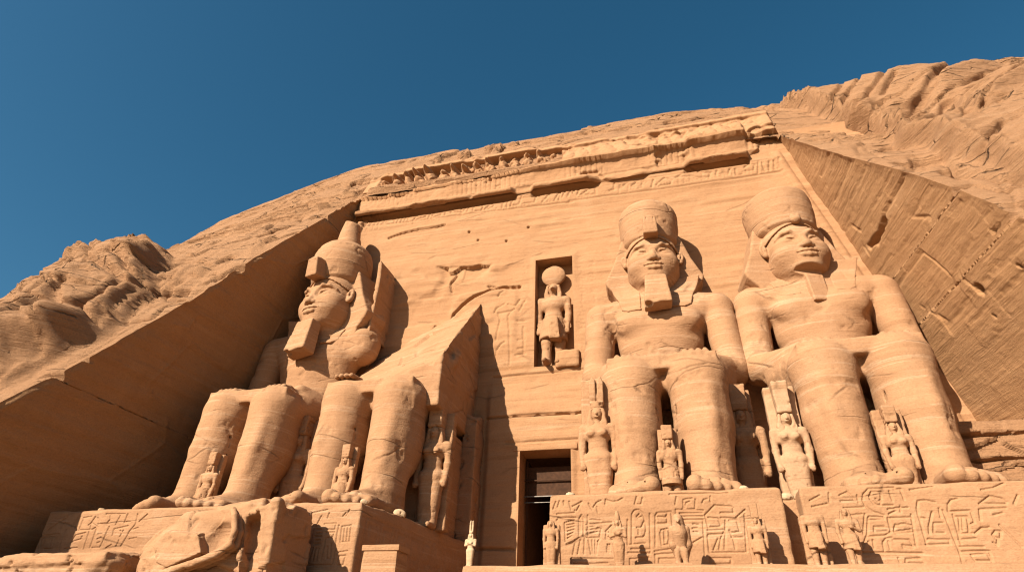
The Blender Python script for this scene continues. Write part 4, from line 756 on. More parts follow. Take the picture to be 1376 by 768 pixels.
def body_volume(torso=True, larm=True):
    V = Vol((-4.6, -9.9, -.15), (4.6, .35, 13.4 if torso else 7.6), .075)
    for s in (-1, 1):
        x = 1.40 * s
        V.add(cone((x, -5.35, 5.7), (x, -5.5, 3.4), 1.20, 1.16), cone((x, -5.5, 3.4), (x * 1.02, -5.95, .9), 1.16, .90), k=.2)
        V.add(ell((x + .08 * s, -4.9, 3.9), (1.12, 1.25, 2.0)), k=.4)
        V.add(cone((x, -5.75, 5.6), (x, -6.4, 1.2), .88, .60), k=.5)
        V.add(ell((x, -5.45, 5.75), (1.26, 1.08, 1.12)), k=.35)
        V.add(ell((x, -6.46, 5.55), (.64, .24, .78)), k=.06)
        V.cut(*chain([(x - s * .72, -6.2, 4.75), (x - s * .92, -6.05, 4.2), (x - s * .98, -5.95, 3.2), (x - s * .80, -5.98, 2.4)], [.04, .06, .055, .03]), k=.10)
        V.add(*chain([(x + s * .35, -6.52, 4.7), (x + s * .30, -6.68, 3.4), (x + s * .25, -6.78, 2.2)], [.14, .16, .10]), k=.35)
        V.add(cone((x, -5.2, 5.62), (x * .98, -1.2, 5.65), 1.18, 1.42), k=.25)
        # foot
        V.add(ell((x, -5.75, .72), (.95, 1.1, .98)), k=.3)
        V.add(cone((x, -6.1, .85), (x * 1.02, -8.1, .34), .74, .34), k=.45)
        V.add(box((x * 1.02, -6.9, .27), (.88, 1.55, .27), .22), k=.45)
        for i in range(5):
            xi = x * 1.02 - s * (.68 - .345 * i); L = [-9.25, -9.2, -9.02, -8.82, -8.58][i]; r = [.30, .215, .20, .185, .17][i]
            V.add(cone((xi, -7.9, .34), (xi, L + r, r * .98), r, r), k=.10)
            V.add(ell((xi, L + r * 1.1, r * 1.05), (r * 1.06, r * 1.25, r * .98)), k=.06)
            if i: V.cut(cone((xi + s * -.172, -8.1, .62), (xi + s * -.172, -9.3, .36), .035, .04), k=.06)
    # kilt lap between the knees
    V.add(box((0, -3.6, 6.30), (2.35, 2.65, .36), .08), k=.12)
    V.add(box((0, -3.0, 5.85), (2.3, 2.6, .55), .2), k=.25)
    if torso:
        V.add(ell((0, -1.25, 7.4), (1.95, 1.45, 2.2)), k=.3)
        V.add(ell((0, -1.35, 9.8), (2.25, 1.5, 2.4)), k=.5)
        V.add(box((0, -1.2, 11.1), (2.65, 1.15, .95), .7), k=.5)
        for s in (-1, 1):
            V.add(ell((s * 1.08, -2.30, 10.45), (1.10, .60, .85)) if larm else ell((s * 1.0, -2.0, 10.6), (1.2, .62, 1.0)), k=.25 if larm else .5)
            V.add(cone((s * 1.2, -1.4, 11.65), (s * 2.95, -1.45, 11.35), .80, .90), k=.4)
            if s > 0 and not larm:
                V.add(cone((s * 2.95, -1.45, 11.35), (s * 3.15, -1.6, 10.75), .92, .84), k=.45)
                V.add(cone((1.9, -1.4, 10.6), (1.5, -1.4, 8.0), .85, .7), k=.6)
            else:
                V.add(cone((s * 3.05, -1.45, 11.3), (s * 3.34, -1.85, 7.75), .88, .76), k=.12)
                V.add(ell((s * 3.3, -1.95, 7.5), (.80, .85, .75)), k=.3)
            # forearm and hand flat on the thigh
            V.add(cone((s * 3.22, -2.0, 7.42) if (larm or s < 0) else (2.3, -3.4, 6.9), (s * 1.85, -4.5, 7.02), .68 if (larm or s < 0) else .5, .44), k=.3)
            V.add(cone((s * 2.5, -2.8, 6.4), (s * 2.2, -4.2, 6.3), .75, .6), k=.5)
            V.add(box((s * 1.48, -5.0, 6.86), (.56, .66, .14), .12), k=.2)
            for i in range(4):
                xi = s * 1.48 + (-.42 + .28 * i); e = [-.16, 0, -.04, -.14][i if s > 0 else 3 - i]
                V.add(*chain([(xi, -5.45, 6.90), (xi, -5.95, 6.76), (xi, -6.32 - e, 6.46)], [.14, .135, .11]), k=.09)
                if i: V.cut(cone((xi - .14, -5.4, 7.08), (xi - .14, -6.2, 6.72), .03, .03), k=.05)
            V.add(*chain([(s * .92, -4.85, 6.92), (s * .70, -5.35, 6.86), (s * .66, -5.8, 6.76)], [.19, .16, .12]), k=.08)
        V.add(ell((0, -1.3, 11.9), (1.6, 1.05, .75)), k=.5)
        V.add(cone((0, -1.35, 11.4), (0, -1.6, 13.6), 1.12, 1.0), k=.35)
        V.add(ell((0, -2.62, 8.0), (.12, .12, .12)), k=.05)
    return V

def head_volume(stump=False):
    V = Vol((-2.1, -2.4, -3.2), (2.1, 1.8, 2.3), .036)
    V.add(ell((0, .05, .35), (1.40, 1.52, 1.74)))
    V.add(ell((0, -.36, -.50), (1.27, 1.12, 1.05)), k=.5)
    V.add(cone((-.80, -.15, -.80), (-.34, -1.00, -1.20), .46, .36), cone((.80, -.15, -.80), (.34, -1.00, -1.20), .46, .36), k=.45)
    V.add(ell((0, -1.12, -1.26), (.46, .38, .34)), k=.3)
    V.add(ell((0, -1.20, -.35), (.62, .34, .75)), k=.4)
    for s in (-1, 1):
        V.add(ell((s * .74, -.86, -.30), (.56, .52, .58)), k=.4)
        V.cut(ell((s * .62, -1.56, .20), (.42, .22, .25)), k=.18)
        V.add(ell((s * .62, -1.12, .19), (.40, .26, .20)), k=.015)
        V.add(*chain([(s * .26, -1.36, .16), (s * .42, -1.40, .335), (s * .66, -1.35, .375), (s * 1.0, -1.13, .22)], [.035, .052, .056, .035]), k=.025)
        V.add(*chain([(s * .26, -1.36, .15), (s * .50, -1.38, .035), (s * .74, -1.29, .04), (s * 1.0, -1.11, .21)], [.03, .042, .042, .03]), k=.025)
        V.add(*chain([(s * .20, -1.44, .52), (s * .50, -1.44, .70), (s * .85, -1.26, .68), (s * 1.12, -.98, .50)], [.05, .06, .055, .035]), k=.16)
        # ear
        V.add(ell((s * 1.52, -.30, .34), (.20, .16, .43), (0, s * 8, s * 20)), k=.08)
        V.cut(ell((s * 1.57, -.45, .42), (.10, .10, .24), (0, s * 8, s * 20)), k=.05)
        V.add(ell((s * 1.50, -.40, .02), (.12, .10, .12)), k=.06)
        V.add(ell((s * 1.47, -.42, .40), (.06, .07, .15)), k=.04)
    V.add(cone((0, -1.42, .34), (0, -1.66, -.22), .11, .16), k=.18)
    V.add(ell((0, -1.70, -.30), (.21, .17, .155)), k=.12)
    for s in (-1, 1):
        V.add(ell((s * .24, -1.56, -.33), (.16, .16, .125)), k=.08)
        V.cut(ell((s * .11, -1.62, -.46), (.065, .09, .05)), k=.03)
    V.add(ell((0, -1.16, -.76), (.55, .26, .34)), k=.3)
    for pts, rs in (([(-.62, -1.35, -.64), (-.30, -1.57, -.655), (-.07, -1.62, -.635), (0, -1.61, -.665), (.07, -1.62, -.635), (.30, -1.57, -.655), (.62, -1.35, -.64)], [.035, .095, .105, .10, .105, .095, .035]),
                    ([(-.56, -1.37, -.73), (-.26, -1.55, -.86), (0, -1.59, -.885), (.26, -1.55, -.86), (.56, -1.37, -.73)], [.04, .115, .13, .115, .04])):
        V.add(*chain(pts, rs), k=.035)
    V.cut(*chain([(-.66, -1.36, -.665), (-.33, -1.62, -.735), (0, -1.70, -.755), (.33, -1.62, -.735), (.66, -1.36, -.665)], [.028, .032, .034, .032, .028]), k=.02)
    V.cut(ell((0, -1.64, -.52), (.05, .08, .09)), k=.06)
    V.add(cone((0, .1, -.9), (0, .2, -3.0), .98, 1.08), k=.3)
    if stump:
        V.add(box((.10, -.72, -2.2), (.42, .34, .95), .06, (0, 0, 8)), k=.05)
        V.cut(box((.2, -1.5, -1.50), (.9, .5, .14), .04, (-14, 8, 0)), k=.05)
    return V

def head_xf(v, yaw=0, pitch=0, roll=0):
    m = rotm(R_(pitch), R_(roll), R_(yaw)).astype(np.float64)
    piv = np.array([0, .3, -1.8])
    return (v - piv) @ m.T + piv + HC

def nemes_volume():
    V = Vol((-3.1, -2.2, -3.4), (3.1, 1.7, 2.5), .05)
    wing = [(-1.40, 2.1), (1.40, 2.1), (1.66, 1.95), (2.15, .45), (2.68, -.72), (2.60, -1.0), (2.15, -1.6), (2.0, -2.6), (-2.0, -2.6), (-2.15, -1.6), (-2.60, -1.0), (-2.68, -.72), (-2.15, .45), (-1.66, 1.95)]
    V.add(prism(wing, -.14, 1.5, .10))
    V.cut(ell((0, -.5, -.1), (1.42, .8, 1.35)), k=.1)
    cap = Vol(V.lo, V.lo + np.array([s - 1 for s in V.D.shape]) * V.h, .05)
    cap.add(ell((0, .05, .38), (1.52, 1.60, 1.82)))
    cap.D = np.maximum(cap.D[:V.D.shape[0], :V.D.shape[1], :V.D.shape[2]], (1.30 - .34 * V.ax[0][:, None, None] ** 2 - V.ax[2][None, None, :] + 0 * V.ax[1][None, :, None]).astype(F))
    cap.D = np.maximum(cap.D, (np.abs(V.ax[0])[:, None, None] - 1.62 + 0 * V.ax[2][None, None, :] + 0 * V.ax[1][None, :, None]).astype(F))
    hh = np.maximum(.1 - np.abs(V.D - cap.D), 0) / .1; V.D = np.minimum(V.D, cap.D) - hh * hh * F(.025)
    return V

def lappets_volume(th=.08):
    # cloth ends lying on the chest: the chest surface raised a little inside two tapering outlines
    V = Vol((-2.8, -3.6, 10.3), (2.8, .4, 13.6), .05)
    V.add(ell((0, -1.35, 9.8), (2.25, 1.5, 2.4)), k=.5); V.add(box((0, -1.2, 11.1), (2.65, 1.15, .95), .7), k=.5)
    for s in (-1, 1):
        V.add(ell((s * 1.08, -2.30, 10.45), (1.10, .60, .85)), k=.25)
        V.add(cone((s * 1.2, -1.4, 11.65), (s * 2.95, -1.45, 11.35), .80, .90), k=.4)
    V.add(ell((0, -1.3, 11.9), (1.6, 1.05, .75)), k=.5)
    V.add(prism([(-2.2, 11.6), (2.2, 11.6), (2.7, 13.5), (-2.7, 13.5)], -1.98, -.3, .1), k=.5)
    V.D -= F(th)
    m = np.full(V.D.shape, 9, F); W = Vol(V.lo, V.lo + (np.array(V.D.shape) - 1) * V.h, .05); W.D = m[:W.D.shape[0], :W.D.shape[1], :W.D.shape[2]]
    for s in (-1, 1): W.add(prism([(s * .78, 13.1), (s * 2.45, 13.3), (s * 2.25, 12.6), (s * 1.95, 11.9), (s * 1.80, 11.25), (s * 1.45, 10.95), (s * .78, 10.98)], -3.8, .2, .05))
    n = [min(a, b) for a, b in zip(V.D.shape, W.D.shape)]
    V.D = np.maximum(V.D[:n[0], :n[1], :n[2]], W.D[:n[0], :n[1], :n[2]])
    return V

def crown_volume(kind):
    V = Vol((-2.1, -2.1, .7), (2.1, 2.2, 6.8), .06)
    if kind == 'knob':
        V.add(lathe((0, .18, 0), [(1.2, 1.25), (1.5, 1.52), (2.4, 1.66), (3.2, 1.66), (3.6, 1.54), (3.95, 1.25), (4.15, .7)]))
        V.add(cone((0, .30, 4.0), (0, .30, 6.0), .80, .46), k=.25)
        V.cut(box((.5, .3, 6.45), (.8, .8, .5), .1, (10, 25, 0)), k=.1)
    elif kind == 'dome':
        V.add(lathe((0, .18, 0), [(1.2, 1.25), (1.5, 1.54), (2.4, 1.66), (3.4, 1.70), (3.7, 1.62), (4.05, 1.32), (4.22, .7)]))
        V.cut(box((.95, -.5, 4.5), (.7, .9, .35), .1, (0, 18, 20)), k=.1)
    else:
        V.add(lathe((0, .18, 0), [(1.2, 1.25), (1.5, 1.56), (2.4, 1.72), (3.3, 1.76), (3.6, 1.70), (3.85, 1.48)]))
    return V

def uraeus_volume(broken=False):
    V = Vol((-.6, -2.4, .8), (.6, -1.0, 2.9), .04)
    if broken:
        V.add(ell((0, -1.45, 1.45), (.26, .20, .26)), ell((-.12, -1.5, 1.62), (.13, .14, .15)), ell((.14, -1.48, 1.62), (.12, .14, .15)), k=.1)
        return V
    V.add(box((0, -1.62, 1.72), (.37, .40, .56), .07, (7, 0, 0), -.10))
    V.add(ell((0, -1.70, 2.22), (.31, .30, .20)), k=.12)
    V.cut(cone((-.2, -2.08, 1.3), (-.2, -2.02, 2.1), .025, .025), cone((.2, -2.08, 1.3), (.2, -2.02, 2.1), .025, .025), k=.03)
    return V

def beard_volume():
    V = Vol((-1.0, -2.6, -3.9), (1.0, -.6, -1.0), .05)
    V.add(box((0, -1.50, -2.40), (.63, .38, .98), .07, (-9, 0, 0), -.13))
    V.cut(box((.2, -1.9, -3.50), (1.2, 1.0, .22), .05, (-6, -5, 0)), k=.06)
    V.cut(ell((-.5, -1.95, -3.28), (.22, .3, .14)), ell((.3, -2.1, -3.3), (.3, .3, .10)), k=.08)
    return V

def finish(name, V, parent, loc, xf=None, amp=.03, sc=.8, seed=1, mat=None, bed=.018):
    v, f = V.mesh() if isinstance(V, Vol) else V
    if xf: v = xf(v)
    v = rough(v, f, loc, amp, sc, 4, seed, bed)
    return link_mesh(name, v, f, mat or M_STAT, parent)

def throne_parts(T, loc, hw, seed, hz=5.15, yf=-4.5):
    L = []
    rng = random.Random(seed)
    for a, b, c, d in ((-4.7, -.4, .3, 2.4), (-4.7, -.4, 2.7, 4.9)): L += [[(a, c), (b, c), (b, d), (a, d), (a, c)], [(a + .25, c + .2), (b - .25, c + .2), (b - .25, d - .2), (a + .25, d - .2), (a + .25, c + .2)]]
    for k in range(40):
        yc = rng.uniform(-4.3, -.8); zc = rng.uniform(.6, 4.6); L.append([(yc, zc), (yc + rng.uniform(-.2, .2), zc + rng.uniform(-.35, .35))])
    G = []
    for k in range(26):
        zc = .4 + k * .185
        for xc in (-.28, .0, .28):
            q = rng.random()
            if q < .3: G.append([(xc - .09, zc), (xc + .09, zc + .02)])
            elif q < .55: G.append([(xc, zc - .07), (xc + .02, zc + .07)])
            elif q < .7: G.append([(xc - .08, zc), (xc, zc + .07), (xc + .08, zc)])
    G += [[(-.46, .2), (-.46, 5.0)], [(.46, .2), (.46, 5.0)]]
    v, f = block(-hw, hw, yf, .2, -.05, hz, .085, r=.07, amp=.05, seed=seed, chip=.6, faces='FLRT', relief=lambda A, B: grooves(A, B, G, .045, .05), fres=.05, side_relief=lambda A, B: grooves(A, B, L, .055, .035))
    link_mesh('throne', v, f, M_STAT, T)

def colossus(name, label, x, kind):
    loc = (x, 0, 0)
    T = thing(name, label, 'colossus', loc, 'seated colossi along the temple front')
    if kind == 'broken':
        V = body_volume(False); bv, bf = V.mesh()
        finish('legs', (bv, bf), T, loc, amp=.05, sc=.6, seed=2)
        # surviving slab of the broken upper body
        S = Vol((-4.2, -6.6, 5.4), (4.4, .4, 15.2), .075)
        S.add(box((-.1, -2.3, 9.9), (3.45, 3.0, 4.9), .08))
        p1, p2, p3 = np.array([3.6, -.1, 14.5]), np.array([-3.4, -.1, 10.8]), np.array([.3, -4.9, 7.1])
        n = np.cross(p3 - p1, p2 - p1); n /= np.linalg.norm(n); n = n if n[2] > 0 else -n
        S.clip(lambda X, Y, Z: (X - p1[0]) * n[0] + (Y - p1[1]) * n[1] + (Z - p1[2]) * n[2])
        S.cut(ell((4.05, -3.3, 9.4), (.75, 1.7, 1.2), (30, 0, 0)), k=.2)
        S.add(*chain([(3.35, -3.3, 9.0), (3.3, -3.9, 8.3), (3.0, -4.8, 7.3)], [.2, .26, .2]), k=.3)
        sv, sf = S.mesh(); nn = vnormals(sv, sf); pp = sv * np.array([.5, .5, .9])
        wd1, wd2, ci = worley(pp, 5); edge = sstep(6.5, 8.0, sv[:, 2])
        sv = sv + nn * ((.16 * fbm(sv * .4, 4, 77) + .16 * (ci - .5) + .22 * worley.tilt) * edge + .06 * fbm(sv * 1.8, 5, 9))[:, None]
        link_mesh('broken_torso', sv, sf, M_STAT, T)
        R2 = Vol((-3.4, -6.9, 6.2), (3.4, -3.2, 7.9), .06); rg = random.Random(3)
        for k in range(16):
            c = (rg.uniform(-2.4, 2.6), rg.uniform(-5.9, -4.4), 6.66 + rg.uniform(0, .12)); r = rg.uniform(.08, .2)
            R2.add(box(c, (r * 1.2, r, r * .7), .05, (rg.uniform(-30, 30), rg.uniform(-30, 30), rg.uniform(0, 90))), k=.05)
        for i in range(4): R2.add(*chain([(-1.85 + .28 * i, -5.4, 6.95), (-1.85 + .28 * i, -6.3, 6.9)], [.15, .13]), k=.05)
        finish('broken_hand', R2, T, loc, amp=.06, sc=1.6, seed=8)
        throne_parts(T, loc, 3.22, 40, 5.0, -3.9)
        Bv = Vol((2.6, -1.4, 0), (4.3, .3, 7.2), .07); Bv.add(box((3.55, -.5, 3.2), (.42, .7, 3.4), .08)); Bv.cut(ell((4.0, -1.1, 6.8), (.6, .5, .5)), k=.2)
        finish('back_pillar', Bv, T, loc, amp=.09, seed=14)
        return T
    yaw, pitch, roll, crown, beard, larm = dict(left=(-13, 2, 0, 'knob', True, False), centre=(4, 2, 0, 'dome', True, True), right=(11, -2, -3, 'flat', False, True))[kind]
    off = dict(right=np.array([-.40, 0, -.42]), left=np.array([.88, .0, -.22]), centre=np.zeros(3))[kind]; hs_ = dict(right=1.05, left=1.17, centre=1.0)[kind]
    xf = lambda v: head_xf(v * hs_, yaw, pitch, roll) + off
    bv, bf = body_volume(True, larm).mesh()
    hv, hf = head_volume(kind == 'right').mesh(); hv = xf(hv)
    if kind == 'left': bv[:, 0] += .36 * sstep(7.0, 8.6, bv[:, 2])
    bv = rough(bv, bf, loc, .055, .6, 5, 2, .016); hv = rough(hv, hf, loc, .012, 1.6, 3, 3, .006)
    v, f = np.concatenate([bv, hv]), np.concatenate([bf, hf + len(bv)])
    body = link_mesh('body', v, f, M_STAT, T)
    nv, nf = nemes_volume().mesh(); nv = xf(nv); lv, lf = lappets_volume(.035 if kind == 'right' else .08).mesh(); lv[:, 0] += .36 if kind == 'left' else 0
    finish('nemes_headcloth', (np.concatenate([nv, lv]), np.concatenate([nf, lf + len(nv)])), T, loc, None, .02, .9, 4)
    finish('crown', crown_volume(crown), T, loc, xf, .05, .7, 5, bed=.03)
    finish('uraeus', uraeus_volume(kind == 'right'), T, loc, xf, .012, 2, 6)
    if beard: finish('false_beard', beard_volume(), T, loc, xf, .02, 1.5, 7)
    throne_parts(T, loc, 3.0, 41 + int(x), 5.2, -3.3 if kind == 'centre' else -4.0)
    if kind == 'left':
        Bv = Vol((-3.6, -2.6, 5), (4.4, .3, 18.6), .08)
        Bv.add(prism([(-2.2, 5), (3.3, 5), (3.4, 16.0), (2.6, 16.9), (-1.5, 16.6), (-2.0, 15)], -.45, .3, .06)); Bv.add(prism([(3.70, 11.8), (3.92, 11.8), (3.96, 13.0), (4.02, 15.5), (3.98, 16.8), (3.8, 17.3), (3.66, 17.0)], -2.1, .3, .04), k=.1)
        finish('back_slab', Bv, T, loc, amp=.10, sc=.6, seed=15)
    else:
        Bv = Vol((-2.2, -1.4, 5), (2.2, .3, 17.8), .09); Bv.add(box((0, -.4, 11.2), (1.3, .7, 6.2), .1)); finish('back_pillar', Bv, T, loc, amp=.06, seed=16)
    if kind == 'right':
        # long cracks of the bound and patched right leg
        pass
    return T

colossus('colossus', 'far left seated pharaoh colossus, its crown topped by a blunt knob', -14.57, 'left')
colossus('broken_colossus', 'headless broken seated colossus of which only legs, throne and a jagged slab remain', -7.62, 'broken')
colossus('colossus', 'seated pharaoh colossus with a long false beard, just right of the falcon god niche', 6.36, 'centre')
colossus('colossus', 'beardless seated pharaoh colossus at the right end beside the chiselled cliff wall', 14.18, 'right')
# ------------------------------------------------------------------ small statues
def figure(name, label, cat, loc, H, kind='queen', crown=None, crown_h=.3, slab=True, h=None, rz=0, group=None, mat=None, slab_w=.22, slab_h=None, head=True, stride=False, lean=0, arms='side', seed=5):
    """standing stone figure, feet at loc, H = height to the top of the head"""
    h = h or max(.02, H / 95.); s = H
    T = thing(name, label, cat, loc, group, rz)
    top = 1.0 if head else .82
    V = Vol((-.34 * s, -.30 * s, -.01 * s), (.34 * s, .22 * s, 1.08 * s), h)
    def C(a, b, ra, rb, k=.02): V.add(cone([q * s for q in a], [q * s for q in b], ra * s * .95, rb * s * .95), k=k * s * 1.3)
    def E(c, r, k=.03): V.add(ell([q * s for q in c], [q * s for q in r]), k=k * s)
    long_ = kind in ('queen', 'mummy')
    for q in (-1, 1):
        f = (-.07 if (stride and q < 0) else 0)
        if long_:
            C((q * .035, 0, .03), (q * .05, 0, .48), .062, .088, .04)
        else:
            C((q * .062, f, .04), (q * .066, f * .6, .26), .046, .058); C((q * .066, f * .6, .26), (q * .066, 0, .50), .056, .078)
        C((q * .055, f - .02, .025), (q * .06, f - .12, .018), .034, .024, .02)
    E((0, 0, .49), (.128, .088, .085)); E((0, 0, .60), (.098, .072, .10)); E((0, -.005, .73), (.132, .085, .10))
    C((-.125, 0, .795), (.125, 0, .795), .048, .048, .03)
    if kind == 'queen': E((-.055, -.075, .725), (.04, .035, .04), .02); E((.055, -.075, .725), (.04, .035, .04), .02)
    if arms == 'side':
        for q in (-1, 1):
            C((q * .152, 0, .79), (q * .160, .0, .60), .044, .036); C((q * .160, 0, .60), (q * .152, -.03, .44), .036, .029)
            E((q * .150, -.035, .41), (.028, .034, .042), .01)
            for i in range(4): C((q * .150 - .018 + .012 * i, -.062, .41), (q * .150 - .018 + .012 * i, -.05, .375), .0085, .007, .004)
            C((q * .128, -.05, .425), (q * .122, -.062, .39), .010, .008, .004)
    elif arms == 'crossed':
        for q in (-1, 1):
            C((q * .155, 0, .79), (q * .16, -.03, .64), .046, .038); C((q * .16, -.03, .64), (-q * .05, -.10, .70), .036, .028)
            E((-q * .06, -.105, .71), (.03, .026, .03), .01)
    elif arms == 'one':
        C((-.165, 0, .79), (-.18, 0, .60), .044, .036); C((-.18, 0, .60), (-.165, -.04, .44), .036, .028); E((-.165, -.04, .41), (.03, .03, .04), .01)
        C((.16, 0, .79), (.175, -.02, .62), .044, .036); C((.175, -.02, .62), (.04, -.11, .66), .034, .026); E((.03, -.11, .665), (.032, .03, .03), .01)
    if head:
        C((0, 0, .80), (0, -.01, .87), .046, .042); E((0, -.012, .925), (.058, .068, .075), .02)
        if kind != 'falcon':
            C((0, -.07, .935), (0, -.088, .912), .010, .014, .008); E((0, -.072, .885), (.022, .014, .008), .006)
            for q in (-1, 1): E((q * .024, -.070, .938), (.014, .008, .007), .004); E((q * .06, -.005, .925), (.01, .016, .024), .006)
        else:
            C((0, -.06, .925), (0, -.125, .895), .034, .012, .02)
    bv, bf = V.mesh(); bv = rough(bv, bf, loc, .007 * s, 3.4 / max(1, s * .4), 4, seed + int(abs(loc[0]) * 7), .005 * s)
    link_mesh('body', bv, bf, mat or M_STAT, T)
    def part(nm, fill, lo, hi, hh=None, am=.012):
        W = Vol([q * s for q in lo], [q * s for q in hi], hh or h); fill(W); v, f = W.mesh()
        if len(f): link_mesh(nm, rough(v, f, loc, am * s, 3.0 / max(1, s * .4), 3, seed + 2, .002 * s), f, mat or M_STAT, T)
    S = lambda p: tuple(q * s for q in p)
    if kind in ('prince', 'king', 'falcon', 'torso'):
        def kilt(W):
            W.add(lathe((0, 0, 0), [(.30 * s, .150 * s), (.42 * s, .140 * s), (.55 * s, .118 * s)]), k=.0)
            if kind != 'prince': W.add(prism([(.0, .52 * s), (.07 * s, .52 * s), (.10 * s, .26 * s), (-.02 * s, .27 * s)], -.17 * s, -.06 * s, .01 * s), k=.02 * s)
            W.D *= 1
        part('kilt', kilt, (-.19, -.2, .24), (.19, .17, .57))
    if head:
        def wig(W):
            W.add(ell(S((0, .015, .945)), S((.078, .080, .075)))); lw = .76 if kind == 'queen' else .79
            W.add(prism([(-.072 * s, .98 * s), (.072 * s, .98 * s), (.098 * s, .86 * s), (.104 * s, lw * s), (-.104 * s, lw * s), (-.098 * s, .86 * s)], -.052 * s, .09 * s, .018 * s), k=.02 * s)
            W.cut(box(S((0, -.085, .915)), S((.048, .052, .058)), .012 * s), box(S((0, -.075, .80)), S((.030, .035, .075)), .01 * s), k=.012 * s)
        part('wig', wig, (-.14, -.13, .68), (.14, .12, 1.05))
    if crown == 'plumes':
        def cr(W):
            W.add(lathe((0, .01 * s, .99 * s), [(0, .062 * s), (.07 * s, .070 * s)]))
            for q in (-1, 1): W.add(prism([(q * .004 * s, 1.05 * s), (q * .07 * s, 1.05 * s), (q * .075 * s, (1.0 + crown_h * .8) * s), (q * .045 * s, (1.0 + crown_h) * s), (q * .008 * s, (1 + crown_h * .9) * s)], -.02 * s, .04 * s, .008 * s))
        part('plumed_crown', cr, (-.12, -.12, .96), (.12, .14, 1.02 + crown_h))
    elif crown == 'modius':
        part('modius', lambda W: W.add(box(S((0, .0, 1.0 + crown_h / 2)), S((.078, .08, crown_h / 2 + .02)), .016 * s, None, .06)), (-.14, -.14, .95), (.14, .14, 1.05 + crown_h))
    elif crown == 'white':
        part('tall_crown', lambda W: W.add(lathe((0, .01 * s, .96 * s), [(0, .07 * s), (crown_h * .3 * s, .072 * s), (crown_h * .7 * s, .05 * s), (crown_h * .85 * s, .035 * s), (crown_h * s, .030 * s)])), (-.1, -.1, .94), (.1, .12, 1.0 + crown_h))
    elif crown == 'disc':
        part('sun_disc', lambda W: W.add(ell(S((0, .0, 1.0 + crown_h * .46)), S((crown_h * .5, .05, crown_h * .5)))), (-.25, -.1, .95), (.25, .1, 1.05 + crown_h), am=.003)
    if slab:
        sh = slab_h or (1.0 + (crown_h if crown else 0))
        part('back_slab', lambda W: W.add(box(S((0, .115, sh / 2)), S((slab_w, .055, sh / 2 + .01)), .015 * s)), (-slab_w - .05, .0, -.02), (slab_w + .05, .21, sh + .06), h * 1.5, .01)
    return T

M_PALE2 = stone('bleached_sandstone', (.42, .255, .145), (.50, .34, .215), (.33, .18, .09), bump=.5)
G1 = 'royal family statues beside the colossi legs'
figure('queen_statue', 'tall plumed queen statue with a long wig, left of the bearded colossus by the doorway', 'statue', (3.52, -6.45, 0), 4.25, 'queen', 'plumes', .34, group=G1, slab_w=.17)
figure('queen_statue', 'shadowed queen statue on the right side of the bearded colossus', 'statue', (9.42, -3.85, 0), 4.75, 'queen', 'modius', .22, group=G1, slab_w=.13)
figure('queen_statue', 'pale whitish queen statue with a tall square headdress, left of the beardless colossus', 'statue', (10.88, -5.9, 0), 3.75, 'queen', 'modius', .32, group=G1, slab_w=.16, mat=M_PALE2)
figure('queen_statue', 'shadowed queen statue at the right side of the far left colossus', 'statue', (-12.0, -4.35, 0), 4.7, 'queen', 'modius', .18, group=G1, slab_w=.16)
figure('queen_statue', 'half lit queen statue at the right side of the headless broken colossus', 'statue', (-4.62, -4.3, 0), 4.7, 'queen', 'modius', .16, group=G1, slab_w=.16)
figure('prince_statue', 'small statue with a flat topped wig, between the legs of the bearded colossus', 'statue', (6.30, -7.05, 0), 2.55, 'prince', 'modius', .18, group=G1, slab_w=.15)
figure('prince_statue', 'small worn statue between the legs of the beardless colossus', 'statue', (14.18, -7.0, 0), 2.75, 'queen', 'modius', .20, group=G1, slab_w=.18)
figure('prince_statue', 'small statue between the legs of the far left colossus', 'statue', (-14.65, -7.0, 0), 2.5, 'prince', 'modius', .20, group=G1, slab_w=.15)
figure('prince_statue', 'small statue between the legs of the headless broken colossus', 'statue', (-7.62, -7.0, 0), 2.5, 'prince', 'modius', .20, group=G1, slab_w=.15)
figure('falcon_god_statue', 'falcon headed god with a round sun disc, standing in the wall niche above the doorway', 'statue', (.22, .45, NZ0 + .05), 5.7, 'falcon', 'disc', .27, slab=False, stride=True, h=.055)

G2 = 'small statues along the terrace edge'
ZT = -2.57
figure('terrace_statue', 'small pale statue with a two pronged plumed crown, left of the doorway', 'statue', (-.2, -10.85, ZT), 1.02, 'mummy', 'plumes', .42, slab=False, group=G2, arms='crossed', mat=M_PALE)
figure('terrace_statue', 'small worn statue backed by a slab, at the left end of the cartouche pedestal', 'statue', (2.45, -10.75, ZT), 1.38, 'mummy', None, slab=True, slab_w=.2, slab_h=.92, group=G2)
figure('terrace_statue', 'slim mummy shaped statue with a short tall crown, left of the cartouches', 'statue', (4.55, -10.55, ZT), 1.42, 'mummy', 'white', .22, slab=False, group=G2, arms='crossed')
figure('terrace_statue', 'large terrace statue in a long robe with a flaring crown at the pedestal right corner', 'statue', (8.68, -10.4, ZT), 1.42, 'king', 'modius', .26, slab=True, slab_w=.2, slab_h=.98, group=G2)
figure('terrace_statue', 'headless torso statue in a short kilt, left of a striding statue', 'statue', (10.25, -10.45, ZT), 1.72, 'torso', None, slab=True, slab_w=.2, slab_h=.82, head=False, group=G2)
figure('terrace_statue', 'striding statue with one arm bent and a worn head, right of the headless torso', 'statue', (11.15, -10.5, ZT), 1.58, 'king', None, slab=False, stride=True, arms='one', group=G2)

